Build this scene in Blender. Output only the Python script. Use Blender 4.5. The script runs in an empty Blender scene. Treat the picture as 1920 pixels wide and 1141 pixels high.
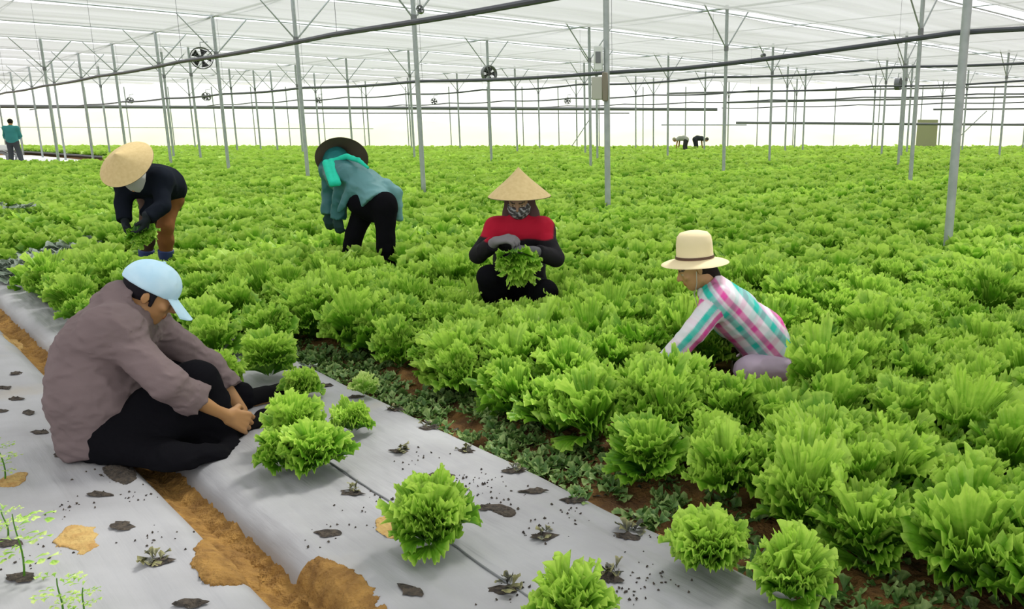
import bpy, math, random
import numpy as np
from mathutils import Vector, Matrix

# ------------------------------------------------------------------ camera, world, sun, exposure
scene = bpy.context.scene
COL = scene.collection
F, PX, PY, CAM_H, PITCH = 1510.0, 1200.0, 570.5, 1.38, math.radians(12.33)
cam_data = bpy.data.cameras.new('camera')
cam_data.sensor_fit = 'HORIZONTAL'; cam_data.sensor_width = 36.0
cam_data.lens = F / 1920.0 * 36.0
cam_data.shift_x = -(PX - 960.0) / 1920.0
cam_data.clip_end = 300
cam = bpy.data.objects.new('camera', cam_data); COL.objects.link(cam)
cam.location = (0, 0, CAM_H); cam.rotation_euler = (math.pi / 2 - PITCH, 0, 0)
scene.camera = cam

world = bpy.data.worlds.new('sky'); scene.world = world; world.use_nodes = True
wn = world.node_tree.nodes; bg = wn['Background']
bg.inputs['Color'].default_value = (0.97, 0.985, 1.0, 1); bg.inputs['Strength'].default_value = 1.55
sun = bpy.data.lights.new('sun', 'SUN'); sun.energy = 4.0; sun.angle = math.radians(14); sun.color = (1.0, 0.97, 0.9)
so = bpy.data.objects.new('sun', sun); COL.objects.link(so); so.rotation_euler = (math.radians(-30), math.radians(22), 0)
scene.view_settings.view_transform = 'Standard'; scene.view_settings.look = 'None'
scene.view_settings.exposure = 0.0; scene.view_settings.gamma = 1.0
scene.view_settings.use_curve_mapping = False
scene.cycles.max_bounces = 8; scene.cycles.transparent_max_bounces = 12
scene.cycles.diffuse_bounces = 3; scene.cycles.glossy_bounces = 2; scene.cycles.transmission_bounces = 4
scene.cycles.use_denoising = True

# ------------------------------------------------------------------ plan of the greenhouse
AZ = math.radians(-45.4)
DV = np.array([math.sin(AZ), math.cos(AZ)])        # along the beds
NV = np.array([DV[1], -DV[0]])                     # across the beds
def B(s, t, z=0.0):
    return np.array([s * DV[0] + t * NV[0], s * DV[1] + t * NV[1], z])
CP, SP = math.cos(PITCH), math.sin(PITCH)
def ray(x, y):
    u = (x - PX) / F; v = (y - PY) / F
    return np.array([u, CP - v * SP, -SP - v * CP])
def U(x, y, D):                                    # the world point seen at x, y standing D metres ahead
    r = ray(x, y); r = r * (D / r[1])
    return np.array([r[0], r[1], r[2] + CAM_H])
def G(x, y, z=0.0):
    r = ray(x, y); k = (z - CAM_H) / r[2]
    return np.array([r[0] * k, r[1] * k, z])
def ST(p): return float(p[0] * DV[0] + p[1] * DV[1]), float(p[0] * NV[0] + p[1] * NV[1])
def unit(v):
    v = np.asarray(v, float); return v / (np.linalg.norm(v) + 1e-9)
rng = np.random.default_rng(7)
random.seed(5)

# ------------------------------------------------------------------ materials
def mat(name, color=(.5, .5, .5), rough=.7, metal=0., spec=.4, attr=None, noise=None, bump=None, transl=0., vary=0.):
    m = bpy.data.materials.new(name); m.use_nodes = True
    nt = m.node_tree; N = nt.nodes; L = nt.links
    b = N['Principled BSDF']; b.inputs['Roughness'].default_value = rough; b.inputs['Metallic'].default_value = metal
    b.inputs['Specular IOR Level'].default_value = spec
    b.inputs['Base Color'].default_value = (*color, 1)
    src = None
    if attr:
        a = N.new('ShaderNodeAttribute'); a.attribute_name = attr; src = a.outputs['Color']
    if noise:                                      # (scale, second colour, amount)
        tc = N.new('ShaderNodeNewGeometry'); nz = N.new('ShaderNodeTexNoise'); nz.inputs['Scale'].default_value = noise[0]
        nz.inputs['Detail'].default_value = 6
        L.new(tc.outputs['Position'], nz.inputs['Vector'])
        cr = N.new('ShaderNodeValToRGB'); cr.color_ramp.elements[0].position = .35; cr.color_ramp.elements[1].position = .68
        cr.color_ramp.elements[1].color = (noise[2],) * 3 + (1,); cr.color_ramp.elements[0].color = (0, 0, 0, 1)
        L.new(nz.outputs['Fac'], cr.inputs['Fac'])
        mx = N.new('ShaderNodeMix'); mx.data_type = 'RGBA'
        L.new(cr.outputs['Color'], mx.inputs['Factor'])
        if src: L.new(src, mx.inputs['A'])
        else: mx.inputs['A'].default_value = (*color, 1)
        mx.inputs['B'].default_value = (*noise[1], 1); src = mx.outputs['Result']
    if src: L.new(src, b.inputs['Base Color'])
    if bump:                                       # (scale, strength, distance)
        g = N.new('ShaderNodeNewGeometry'); n2 = N.new('ShaderNodeTexNoise'); n2.inputs['Scale'].default_value = bump[0]; n2.inputs['Detail'].default_value = 5
        L.new(g.outputs['Position'], n2.inputs['Vector'])
        bp = N.new('ShaderNodeBump'); bp.inputs['Strength'].default_value = bump[1]; bp.inputs['Distance'].default_value = bump[2]
        L.new(n2.outputs['Fac'], bp.inputs['Height']); L.new(bp.outputs['Normal'], b.inputs['Normal'])
    return m

def leaf_mat(name, dark, mid, light, transl=.35, rough=.42):
    m = bpy.data.materials.new(name); m.use_nodes = True
    nt = m.node_tree; N = nt.nodes; L = nt.links
    b = N['Principled BSDF']; b.inputs['Roughness'].default_value = rough; b.inputs['Specular IOR Level'].default_value = .35
    a = N.new('ShaderNodeAttribute'); a.attribute_name = 'tint'
    oi = N.new('ShaderNodeObjectInfo')
    g = N.new('ShaderNodeNewGeometry'); nz = N.new('ShaderNodeTexNoise'); nz.inputs['Scale'].default_value = 34; nz.inputs['Detail'].default_value = 5
    L.new(g.outputs['Position'], nz.inputs['Vector'])
    ma = N.new('ShaderNodeMath'); ma.operation = 'MULTIPLY_ADD'; ma.inputs[1].default_value = .16
    L.new(oi.outputs['Random'], ma.inputs[0]); L.new(a.outputs['Fac'], ma.inputs[2])
    mb = N.new('ShaderNodeMath'); mb.operation = 'MULTIPLY_ADD'; mb.inputs[1].default_value = .5
    L.new(nz.outputs['Fac'], mb.inputs[0]); L.new(ma.outputs[0], mb.inputs[2])
    mc = N.new('ShaderNodeMath'); mc.operation = 'SUBTRACT'; mc.inputs[1].default_value = .36; L.new(mb.outputs[0], mc.inputs[0])
    cr = N.new('ShaderNodeValToRGB'); e = cr.color_ramp.elements
    e[0].color = (*dark, 1); e[0].position = .05; e[1].color = (*light, 1); e[1].position = .95
    x = e.new(.5); x.color = (*mid, 1)
    L.new(mc.outputs[0], cr.inputs['Fac']); L.new(cr.outputs['Color'], b.inputs['Base Color'])
    tr = N.new('ShaderNodeBsdfTranslucent'); L.new(cr.outputs['Color'], tr.inputs['Color'])
    mx = N.new('ShaderNodeMixShader'); mx.inputs[0].default_value = transl
    L.new(b.outputs[0], mx.inputs[1]); L.new(tr.outputs[0], mx.inputs[2]); L.new(mx.outputs[0], N['Material Output'].inputs['Surface'])
    bp = N.new('ShaderNodeBump'); bp.inputs['Strength'].default_value = .5; bp.inputs['Distance'].default_value = .006
    n3 = N.new('ShaderNodeTexNoise'); n3.inputs['Scale'].default_value = 90; L.new(g.outputs['Position'], n3.inputs['Vector'])
    L.new(n3.outputs['Fac'], bp.inputs['Height']); L.new(bp.outputs['Normal'], b.inputs['Normal'])
    return m

def film_mat(name, color, clear, transl, stripes=None):
    """a see-through sheet: part clear, part white scattering"""
    m = bpy.data.materials.new(name); m.use_nodes = True
    nt = m.node_tree; N = nt.nodes; L = nt.links
    for n in list(N):
        if n.type == 'BSDF_PRINCIPLED': N.remove(n)
    df = N.new('ShaderNodeBsdfDiffuse'); df.inputs['Color'].default_value = (*color, 1)
    tl = N.new('ShaderNodeBsdfTranslucent'); tl.inputs['Color'].default_value = (*color, 1)
    tp = N.new('ShaderNodeBsdfTransparent')
    m1 = N.new('ShaderNodeMixShader'); m1.inputs[0].default_value = transl
    L.new(df.outputs[0], m1.inputs[1]); L.new(tl.outputs[0], m1.inputs[2])
    m2 = N.new('ShaderNodeMixShader'); m2.inputs[0].default_value = clear
    L.new(m1.outputs[0], m2.inputs[1]); L.new(tp.outputs[0], m2.inputs[2])
    L.new(m2.outputs[0], N['Material Output'].inputs['Surface'])
    if stripes:
        g = N.new('ShaderNodeNewGeometry')
        mp = N.new('ShaderNodeMapping'); mp.inputs['Rotation'].default_value = (0, 0, math.radians(-45.4) * -1)
        mp.inputs['Scale'].default_value = (.12, 2.6, 1)
        L.new(g.outputs['Position'], mp.inputs['Vector'])
        vr = N.new('ShaderNodeVectorRotate'); vr.rotation_type = 'Z_AXIS'; vr.inputs['Angle'].default_value = AZ
        L.new(g.outputs['Position'], vr.inputs['Vector'])
        ms = N.new('ShaderNodeVectorMath'); ms.operation = 'MULTIPLY'; ms.inputs[1].default_value = (.1, 1.3, 1)
        L.new(vr.outputs[0], ms.inputs[0]); N.remove(mp)
        nz = N.new('ShaderNodeTexNoise'); nz.inputs['Scale'].default_value = 1.6; nz.inputs['Detail'].default_value = 4
        L.new(ms.outputs[0], nz.inputs['Vector'])
        mr = N.new('ShaderNodeMapRange'); mr.inputs['From Min'].default_value = .3; mr.inputs['From Max'].default_value = .7
        mr.inputs['To Min'].default_value = clear - stripes; mr.inputs['To Max'].default_value = clear + stripes
        L.new(nz.outputs['Fac'], mr.inputs['Value']); L.new(mr.outputs[0], m2.inputs[0])
    return m

M = {}
M['leaf'] = leaf_mat('lettuce leaf', (.013, .10, .006), (.175, .43, .022), (.60, .86, .14), transl=.34)
M['leaf_pale'] = leaf_mat('pale lettuce leaf', (.12, .32, .03), (.33, .6, .08), (.7, .85, .3))
M['leaf_dark'] = leaf_mat('weed leaf', (.035, .095, .018), (.10, .22, .045), (.3, .42, .14), transl=.2)
M['leaf_grey'] = leaf_mat('wilted leaf', (.09, .13, .09), (.25, .32, .25), (.5, .58, .48), transl=.1)
M['leaf_dry'] = leaf_mat('dry leaf', (.02, .02, .016), (.05, .055, .035), (.3, .29, .13), transl=.1)
M['steel'] = mat('galvanised steel', (.43, .47, .47), .45, .25, noise=(9, (.33, .37, .37), .8))
M['steel_dark'] = mat('grey steel', (.2, .21, .22), .5, .3)
M['pipe'] = mat('dark water pipe', (.085, .09, .11), .4)
M['black'] = mat('black plastic', (.03, .03, .033), .45)
M['white_box'] = mat('white enamel', (.75, .78, .76), .4)
M['beige'] = mat('beige enamel', (.5, .5, .44), .5)
M['soil'] = mat('dark soil', (.13, .065, .025), .95, noise=(7, (.33, .17, .05), .9), bump=(60, 1.0, .02))
M['ochre'] = mat('ochre soil', (.42, .235, .06), .95, noise=(16, (.2, .1, .025), .9), bump=(90, 1.0, .015))
M['sand'] = mat('yellow soil', (.55, .38, .14), .95, noise=(22, (.38, .2, .06), .8), bump=(90, .8, .01))
M['hole'] = mat('earth in the hole', (.035, .03, .026), .9, noise=(60, (.14, .11, .08), .6), bump=(120, 1, .01))
M['white_sheet'] = mat('white sheet', (.9, .9, .9), .6)
M['cloth'] = mat('cloth', rough=.85, attr='col', bump=(260, .25, .002), spec=.2)
M['black_cloth'] = mat('black cloth', rough=.95, attr='col', bump=(200, .3, .002), spec=.05)
M['cloth_shiny'] = mat('nylon cloth', rough=.55, attr='col', bump=(120, .2, .003), spec=.4)
M['skin'] = mat('skin', rough=.5, attr='col', bump=(300, .12, .001), spec=.4)
M['straw'] = mat('straw', (.68, .53, .26), .8, noise=(40, (.55, .4, .17), .5), bump=(150, .3, .002))
M['straw_pale'] = mat('pale straw', (.83, .71, .44), .8, bump=(200, .2, .002))
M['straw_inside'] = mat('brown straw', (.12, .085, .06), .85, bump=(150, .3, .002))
M['band'] = mat('brown band', (.1, .05, .03), .6)
M['cap'] = mat('pale blue cloth', (.5, .76, .93), .8, noise=(14, (.62, .84, .97), .7), bump=(300, .2, .001))
M['net'] = film_mat('shade net', (.54, .54, .54), .19, .40, stripes=.09)
M['film'] = film_mat('greenhouse film', (.95, .96, .94), .48, .6)
M['hill'] = mat('outside grass', (.58, .7, .3), .9, noise=(.25, (.68, .66, .46), .9))
M['panel'] = mat('ochre panel', (.42, .42, .25), .8)

def mulch_material():
    m = bpy.data.materials.new('grey plastic mulch'); m.use_nodes = True
    nt = m.node_tree; N = nt.nodes; L = nt.links; b = N['Principled BSDF']
    b.inputs['Roughness'].default_value = .5; b.inputs['Specular IOR Level'].default_value = .45
    g = N.new('ShaderNodeNewGeometry')
    vr = N.new('ShaderNodeVectorRotate'); vr.rotation_type = 'Z_AXIS'; vr.inputs['Angle'].default_value = -AZ + math.pi / 2
    L.new(g.outputs['Position'], vr.inputs['Vector'])
    ms = N.new('ShaderNodeVectorMath'); ms.operation = 'MULTIPLY'; ms.inputs[1].default_value = (.6, 1, 1)
    L.new(g.outputs['Position'], ms.inputs[0])
    nz = N.new('ShaderNodeTexNoise'); nz.inputs['Scale'].default_value = 3.0; nz.inputs['Detail'].default_value = 7
    L.new(ms.outputs[0], nz.inputs['Vector'])
    cr = N.new('ShaderNodeValToRGB'); e = cr.color_ramp.elements
    e[0].position = .3; e[0].color = (.28, .28, .295, 1); e[1].position = .7; e[1].color = (.41, .415, .435, 1)
    L.new(nz.outputs['Fac'], cr.inputs['Fac'])
    n2 = N.new('ShaderNodeTexNoise'); n2.inputs['Scale'].default_value = 1.7; n2.inputs['Detail'].default_value = 8
    L.new(g.outputs['Position'], n2.inputs['Vector'])
    c2 = N.new('ShaderNodeValToRGB'); c2.color_ramp.elements[0].position = .60; c2.color_ramp.elements[1].position = .74
    c2.color_ramp.elements[1].color = (.55, .55, .55, 1); L.new(n2.outputs['Fac'], c2.inputs['Fac'])
    mx = N.new('ShaderNodeMix'); mx.data_type = 'RGBA'; L.new(c2.outputs['Color'], mx.inputs['Factor'])
    L.new(cr.outputs['Color'], mx.inputs['A']); mx.inputs['B'].default_value = (.38, .32, .23, 1)
    L.new(mx.outputs['Result'], b.inputs['Base Color'])
    # fine creases along the bed
    vr2 = N.new('ShaderNodeVectorRotate'); vr2.rotation_type = 'Z_AXIS'; vr2.inputs['Angle'].default_value = AZ
    L.new(g.outputs['Position'], vr2.inputs['Vector'])
    m3 = N.new('ShaderNodeVectorMath'); m3.operation = 'MULTIPLY'; m3.inputs[1].default_value = (14, 1.0, 1); L.new(vr2.outputs[0], m3.inputs[0])
    n4 = N.new('ShaderNodeTexNoise'); n4.inputs['Scale'].default_value = 1.5; n4.inputs['Detail'].default_value = 6; L.new(m3.outputs[0], n4.inputs['Vector'])
    bp = N.new('ShaderNodeBump'); bp.inputs['Strength'].default_value = .6; bp.inputs['Distance'].default_value = .012
    L.new(n4.outputs['Fac'], bp.inputs['Height']); L.new(bp.outputs['Normal'], b.inputs['Normal'])
    return m
M['mulch'] = mulch_material()

# ------------------------------------------------------------------ mesh helpers
def mesh_np(name, V, Fq, smooth=True, attrs=None, tris=False):
    V = np.asarray(V, np.float32); Fq = np.asarray(Fq, np.int32)
    k = Fq.shape[1]; me = bpy.data.meshes.new(name)
    me.vertices.add(len(V)); me.vertices.foreach_set('co', V.ravel())
    me.loops.add(len(Fq) * k); me.loops.foreach_set('vertex_index', Fq.ravel())
    me.polygons.add(len(Fq)); me.polygons.foreach_set('loop_start', np.arange(0, len(Fq) * k, k, dtype=np.int32))
    if smooth: me.polygons.foreach_set('use_smooth', np.ones(len(Fq), bool))
    for an, (kind, data) in (attrs or {}).items():
        if kind == 'f':
            a = me.attributes.new(an, 'FLOAT', 'POINT'); a.data.foreach_set('value', np.asarray(data, np.float32))
        else:
            a = me.attributes.new(an, 'FLOAT_COLOR', 'POINT')
            c = np.ones((len(V), 4), np.float32); c[:, :3] = data; a.data.foreach_set('color', c.ravel())
    me.update(calc_edges=True)
    return me
def link(name, me, m, parent=None, **props):
    o = bpy.data.objects.new(name, me); COL.objects.link(o)
    if me is not None and m is not None and len(me.materials) == 0: me.materials.append(m)
    if parent is not None: o.parent = parent
    for k, v in props.items(): o[k] = v
    return o
def thing(name, label, category, loc=(0, 0, 0), rz=0, group=None):
    o = bpy.data.objects.new(name, None); COL.objects.link(o); o.location = loc; o.rotation_euler = (0, 0, rz)
    o['label'] = label; o['category'] = category
    if group: o['group'] = group
    return o
class MB:
    def __init__(s): s.v = []; s.f = []; s.n = 0
    def add(s, V, Fs):
        s.v.append(np.asarray(V, float)); s.f += [tuple(i + s.n for i in f) for f in Fs]; s.n += len(V); return s
    def tube(s, pts, r, seg=10, caps=True):
        pts = [np.asarray(p, float) for p in pts]; n = len(pts); rs = r if hasattr(r, '__len__') else [r] * n
        V = []; a0 = None
        for i, p in enumerate(pts):
            t = unit(pts[min(i + 1, n - 1)] - pts[max(i - 1, 0)])
            if a0 is None:
                h = np.array([0, 0, 1.]) if abs(t[2]) < .9 else np.array([1., 0, 0]); a0 = unit(np.cross(t, h))
            a = unit(a0 - t * (a0 @ t)); a0 = a; b = np.cross(t, a)
            for k in range(seg):
                w = 2 * math.pi * k / seg; V.append(p + rs[i] * (math.cos(w) * a + math.sin(w) * b))
        Fs = [(i * seg + k, i * seg + (k + 1) % seg, (i + 1) * seg + (k + 1) % seg, (i + 1) * seg + k) for i in range(n - 1) for k in range(seg)]
        if caps: Fs += [tuple(reversed(range(seg))), tuple(range((n - 1) * seg, n * seg))]
        return s.add(V, Fs)
    def box(s, c, size, R=None, bev=.0):
        hx, hy, hz = [q / 2 for q in size]; b = min(bev, hx * .6, hy * .6, hz * .6)
        V = []
        if b <= 0:
            V = [(x, y, z) for z in (-hz, hz) for x, y in ((-hx, -hy), (hx, -hy), (hx, hy), (-hx, hy))]
            Fs = [(3, 2, 1, 0), (4, 5, 6, 7), (0, 1, 5, 4), (1, 2, 6, 5), (2, 3, 7, 6), (3, 0, 4, 7)]
        else:
            def ring(z, i):
                q = []
                for sx, sy in ((-1, -1), (1, -1), (1, 1), (-1, 1)):
                    p1 = (sx * (hx - i), sy * (hy - i - (b if i == 0 else 0)), z); p2 = (sx * (hx - i - (b if i == 0 else 0)), sy * (hy - i), z)
                    q += [p2, p1] if sx * sy < 0 and False else ([p1, p2] if (sx, sy) in ((-1, -1), (1, 1)) else [p2, p1])
                return q
            V = ring(-hz, b) + ring(-hz + b, 0) + ring(hz - b, 0) + ring(hz, b)
            Fs = [(i * 8 + k, i * 8 + (k + 1) % 8, (i + 1) * 8 + (k + 1) % 8, (i + 1) * 8 + k) for i in range(3) for k in range(8)]
            Fs += [tuple(reversed(range(8))), tuple(range(24, 32))]
        V = np.array(V, float)
        if R is not None: V = V @ np.asarray(R).T
        return s.add(V + np.asarray(c, float), Fs)
    def lathe(s, prof, seg=40, R=None, c=(0, 0, 0), close=True):
        V = [(r * math.cos(2 * math.pi * k / seg), r * math.sin(2 * math.pi * k / seg), z) for r, z in prof for k in range(seg)]
        n = len(prof)
        Fs = [(i * seg + k, i * seg + (k + 1) % seg, ((i + 1) % n) * seg + (k + 1) % seg, ((i + 1) % n) * seg + k) for i in range(n if close else n - 1) for k in range(seg)]
        V = np.array(V, float)
        if R is not None: V = V @ np.asarray(R).T
        return s.add(V + np.asarray(c, float), Fs)
    def build(s, name, m, parent=None, smooth=True, **props):
        me = bpy.data.meshes.new(name); me.from_pydata(np.concatenate(s.v).tolist(), [], s.f)
        if smooth:
            me.polygons.foreach_set('use_smooth', np.ones(len(me.polygons), bool))
            try: me.set_sharp_from_angle(angle=math.radians(40))
            except Exception: pass
        me.update()
        return link(name, me, m, parent, **props)
def basis(right, fwd, up): return np.array([right, fwd, up]).T     # columns

def fbm(P, sc, seed=0, octv=4):
    """cheap smooth noise made of warped sines"""
    P = np.asarray(P, np.float32) * sc; o = np.zeros(P.shape[:-1], np.float32); a = 1.0
    r = np.random.default_rng(seed)
    for i in range(octv):
        A = r.normal(size=(3, 3)).astype(np.float32); ph = r.uniform(0, 6.28, 3)
        Q = P @ A.T
        o += a * (np.sin(Q[..., 0] + ph[0] + 1.3 * np.sin(Q[..., 1] + ph[1])) * np.cos(Q[..., 2] + ph[2]))
        P = P * 1.9; a *= .55
    return o

# ------------------------------------------------------------------ the setting: roof, walls, ground
def grid_mesh(s0, s1, t0, t1, ns, nt_, zf):
    S, T = np.meshgrid(np.linspace(s0, s1, ns), np.linspace(t0, t1, nt_), indexing='ij')
    X = S * DV[0] + T * NV[0]; Y = S * DV[1] + T * NV[1]; Z = zf(S, T)
    V = np.stack([X, Y, Z], -1).reshape(-1, 3)
    I = np.arange(ns * nt_).reshape(ns, nt_)
    Fq = np.stack([I[:-1, :-1], I[:-1, 1:], I[1:, 1:], I[1:, :-1]], -1).reshape(-1, 4)
    return V, Fq
ROOF = 4.2
WALL_D = 52.0
gm = MB().add([(-70, -8, -.02), (60, -8, -.02), (60, 90, -.02), (-70, 90, -.02)], [(0, 1, 2, 3)]).build('floor', M['soil'], smooth=False)
gm['kind'] = 'structure'
# net panels between the post lines, an open gap at each line; clipped at the far wall
S_LINES = [3.4 + 4.9 * k for k in range(-3, 16)]
k = 0
for s0 in S_LINES:
    a, b = s0 + .34, s0 + 4.9 - .34
    V, Fq = grid_mesh(a, b, -26, 62, 8, 60, lambda S, T: ROOF - .10 * np.sin(math.pi * (S - a) / (b - a)) - .05 * np.abs(np.sin(T * 1.28)))
    keep = (V[Fq].mean(1)[:, 1] < WALL_D) & (V[Fq].mean(1)[:, 1] > -12) & (V[Fq].mean(1)[:, 0] > -58) & (V[Fq].mean(1)[:, 0] < 46)
    Fq = Fq[keep]
    if len(Fq) == 0: continue
    used, inv = np.unique(Fq, return_inverse=True)
    link('ceiling', mesh_np('ceiling', V[used], inv.reshape(Fq.shape)), M['net'], kind='structure')
def wall(name, pts, m):
    o = MB().add(pts, [(0, 1, 2, 3)]).build(name, m, smooth=False); o['kind'] = 'structure'; return o
wall('wall_back', [(-58, WALL_D, 0), (46, WALL_D, 0), (46, WALL_D, 4.15), (-58, WALL_D, 4.15)], M['film'])
wall('wall_left', [(-58, -12, 0), (-58, WALL_D, 0), (-58, WALL_D, 4.15), (-58, -12, 4.15)], M['film'])
wall('wall_right', [(46, WALL_D, 0), (46, -12, 0), (46, -12, 4.15), (46, WALL_D, 4.15)], M['film'])
# slope of grass outside, seen pale through the film
hs = MB(); n = 60
V = []; Fs = []
for i in range(n + 1):
    x = -90 + 170 * i / n; hgt = (1.25 + 1.3 / (1 + math.exp((x + 22) / 7))) + .25 * math.sin(x * .3) + .15 * math.sin(x * 1.1)
    V += [(x, 54, 0), (x, 56.5, hgt * .45), (x, 61, hgt)]
for i in range(n):
    for j in range(2):
        q = i * 3 + j; Fs.append((q, q + 3, q + 4, q + 1))
o = hs.add(V, Fs).build('hill', M['hill']); o['kind'] = 'structure'

# mulch beds
def bed_z(t0, t1, hgt, seed):
    def f(S, T):
        e = np.minimum(T - t0, t1 - T); pr = np.clip(e / .10, 0, 1); pr = np.sqrt(np.clip(1 - (1 - pr) ** 2, 0, 1))
        P = np.stack([S, T, np.zeros_like(S)], -1)
        w = .006 * fbm(P * np.array([.6, 2.2, 1]), 3.0, seed) + .0025 * fbm(P * np.array([.35, 2.5, 1]), 14.0, seed + 1)
        return hgt * pr + w * pr
    return f
zf2 = bed_z(.84, 1.81, .10, 3); zf1 = bed_z(-1.6, .735, .10, 9)
V, Fq = grid_mesh(.2, 11.0, .84, 1.81, 520, 90, zf2)
bed2 = link('mulch_film', mesh_np('mulch_film', V, Fq), M['mulch'], category='plastic mulch', label='grey plastic mulch film over the middle bed, cut lettuces lying on it')
V, Fq = grid_mesh(.2, 11.0, -1.6, .735, 420, 170, zf1)
bed1 = link('mulch_film', mesh_np('mulch_film', V, Fq), M['mulch'], category='plastic mulch', label='grey plastic mulch film left of the ochre trench, with young seedlings')
def bed_height(s, t):
    if .84 < t < 1.81: return float(zf2(np.array([[s]]), np.array([[t]]))[0, 0])
    if t < .735: return float(zf1(np.array([[s]]), np.array([[t]]))[0, 0])
    return 0.0
# overlap seam of the film along the middle bed
sp = [B(s, 1.235 + .01 * math.sin(s * 3), bed_height(s, 1.235) + .002) for s in np.linspace(.3, 4.2, 90)]
MB().tube(sp, .0035, 6).build('film_seam', M['steel_dark'], bed2)
# ochre trench with clods
def trench_z(S, T):
    P = np.stack([S, T, np.zeros_like(S)], -1)
    return .045 - .05 * np.clip(1 - np.abs(T - .79) / .09, 0, 1) + .006 * fbm(P, 15, 21, 6) + .006 * fbm(P, 43, 22, 5)
V, Fq = grid_mesh(.3, 12, .66, .915, 900, 60, trench_z)
link('trench_soil', mesh_np('trench_soil', V, Fq), M['ochre'], kind='stuff', category='soil', label='ochre soil of the narrow trench between the two film beds')
def furrow_z(S, T):
    P = np.stack([S, T, np.zeros_like(S)], -1)
    return .0 + .012 * fbm(P, 13, 33, 5) + .03 * np.clip((T - 1.95) / .2, 0, 1)
V, Fq = grid_mesh(.3, 12, 1.76, 2.5, 700, 60, furrow_z)
link('furrow_soil', mesh_np('furrow_soil', V, Fq), M['soil'], kind='stuff', category='soil', label='brown soil of the furrow between the film bed and the lettuce field')
# soil spilt on the film, plus one dark patch painted as the man's shade
def patch(cx, cy, rs, rt, hgt, m, label, seed, ang=0., rag=.28):
    s0, t0 = ST(G(cx, cy, .1)); n = 70
    a = np.linspace(-1, 1, n); A, Bq = np.meshgrid(a, a, indexing='ij')
    S = s0 + A * rs * math.cos(ang) - Bq * rt * math.sin(ang); T = t0 + A * rs * math.sin(ang) + Bq * rt * math.cos(ang)
    P = np.stack([S, T, np.zeros_like(S)], -1)
    r = np.sqrt(A * A + Bq * Bq) + rag * fbm(P, 11, seed, 5)
    base = np.where(T > .84, zf2(S, np.clip(T, .842, 1.808)), zf1(S, np.clip(T, -1.5, .733)))
    Z = base + np.where(r < .85, hgt * np.clip(1 - r / .85, 0, 1) ** .5 + .003 * fbm(P, 40, seed + 1, 4), -.03)
    Z = np.where(r < .85, np.maximum(Z, base + .0015), base - .02)
    V = np.stack([S * DV[0] + T * NV[0], S * DV[1] + T * NV[1], Z], -1).reshape(-1, 3)
    I = np.arange(n * n).reshape(n, n); Fq = np.stack([I[:-1, :-1], I[:-1, 1:], I[1:, 1:], I[1:, :-1]], -1).reshape(-1, 4)
    keep = (r.reshape(-1)[Fq] < .9).any(1); Fq = Fq[keep]; used, inv = np.unique(Fq, return_inverse=True)
    link('soil_shade_patch', mesh_np('soil_shade_patch', V[used], inv.reshape(Fq.shape)), m, kind='stuff', category='soil', label=label)
patch(420, 1040, .20, .10, .025, M['ochre'], 'heap of ochre soil spilt from the trench onto the left film', 51)
patch(632, 1092, .24, .075, .007, M['ochre'], 'loose ochre soil heaped against the middle film bed', 50, rag=.17)
patch(145, 1012, .15, .085, .006, M['sand'], 'flat patch of yellow soil on the left film bed', 52)
patch(740, 985, .11, .06, .008, M['sand'], 'patch of yellow soil left of the largest cut lettuce', 53)
patch(1262, 985, .07, .05, .012, M['ochre'], 'bit of orange soil at the film edge behind the right cut lettuce', 54)
patch(945, 958, .06, .03, .008, M['hole'], 'crumbs of dark soil beside the hole right of the largest cut lettuce', 55)
patch(25, 900, .10, .06, .006, M['sand'], 'yellow soil under the blurry seedling at the frame edge', 56)
patch(120, 560, .16, .06, .01, M['sand'], 'soil patch on the far end of the middle film bed', 57)
patch(225, 885, .16, .05, .012, M['hole'], 'dark patch painted as shade on the film behind the seated man', 58)  # shadow under the seated man, put in as a dark-coloured patch
patch(20, 625, .25, .05, .01, M['sand'], 'sandy soil on the film edge at the far left', 59)
# white sheet on the ground far left
def quadstrip(name, pts, z, m, **props):
    V = [(*G(x, y, 0)[:2], z) for x, y in pts]
    return MB().add(V, [tuple(range(len(V)))]).build(name, m, smooth=False, **props)
quadstrip('ground_sheet', [(-60, 292), (60, 292), (130, 298), (195, 306), (110, 312), (-60, 314)], .03, M['white_sheet'], category='plastic sheet', label='bright white sheet on the ground beside the far worker in teal')
MB().tube([np.array([*G(x, y, 0)[:2], .12]) for x, y in ((-30, 286), (60, 290), (190, 300), (330, 314))], .07, 8).build('black_hose', M['black'], category='hose', label='thick black hose on the ground behind the white sheet')

# ------------------------------------------------------------------ greenhouse steelwork
def post_geo():
    top = ROOF + .05
    V = MB(); V.tube([(0, 0, 0), (0, 0, top)], .042, 12)
    return V
protopost = None
mesh_post = mesh_brace = mesh_plate = None
def make_post(P, label, group=None):
    global mesh_post, mesh_brace, mesh_plate
    o = thing('greenhouse_post', label, 'post', (P[0], P[1], 0), math.atan2(NV[1], NV[0]), group)
    if mesh_post is None:
        p = post_geo().build('shaft', M['steel'], o); mesh_post = p.data
        b = [MB().tube([(0, 0, ROOF - .95), (sgn * .85, 0, ROOF)], .017, 8).build('brace', M['steel'], o).data for sgn in (-1, 1)]
        mesh_brace = b
        c = MB(); c.tube([(0, 0, ROOF - 1.0), (0, 0, ROOF - .88)], .055, 12)
        mesh_plate = c.build('collar', M['steel_dark'], o).data
    else:
        link('shaft', mesh_post, None, o); link('brace', mesh_brace[0], None, o); link('brace', mesh_brace[1], None, o); link('collar', mesh_plate, None, o)
    return o
def project(P):
    X, Y, Z = P[0], P[1], P[2] - CAM_H
    dep = Y * CP - Z * SP; up = Y * SP + Z * CP
    if dep < .1: return None
    return PX + F * X / dep, PY - F * up / dep, dep
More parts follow.
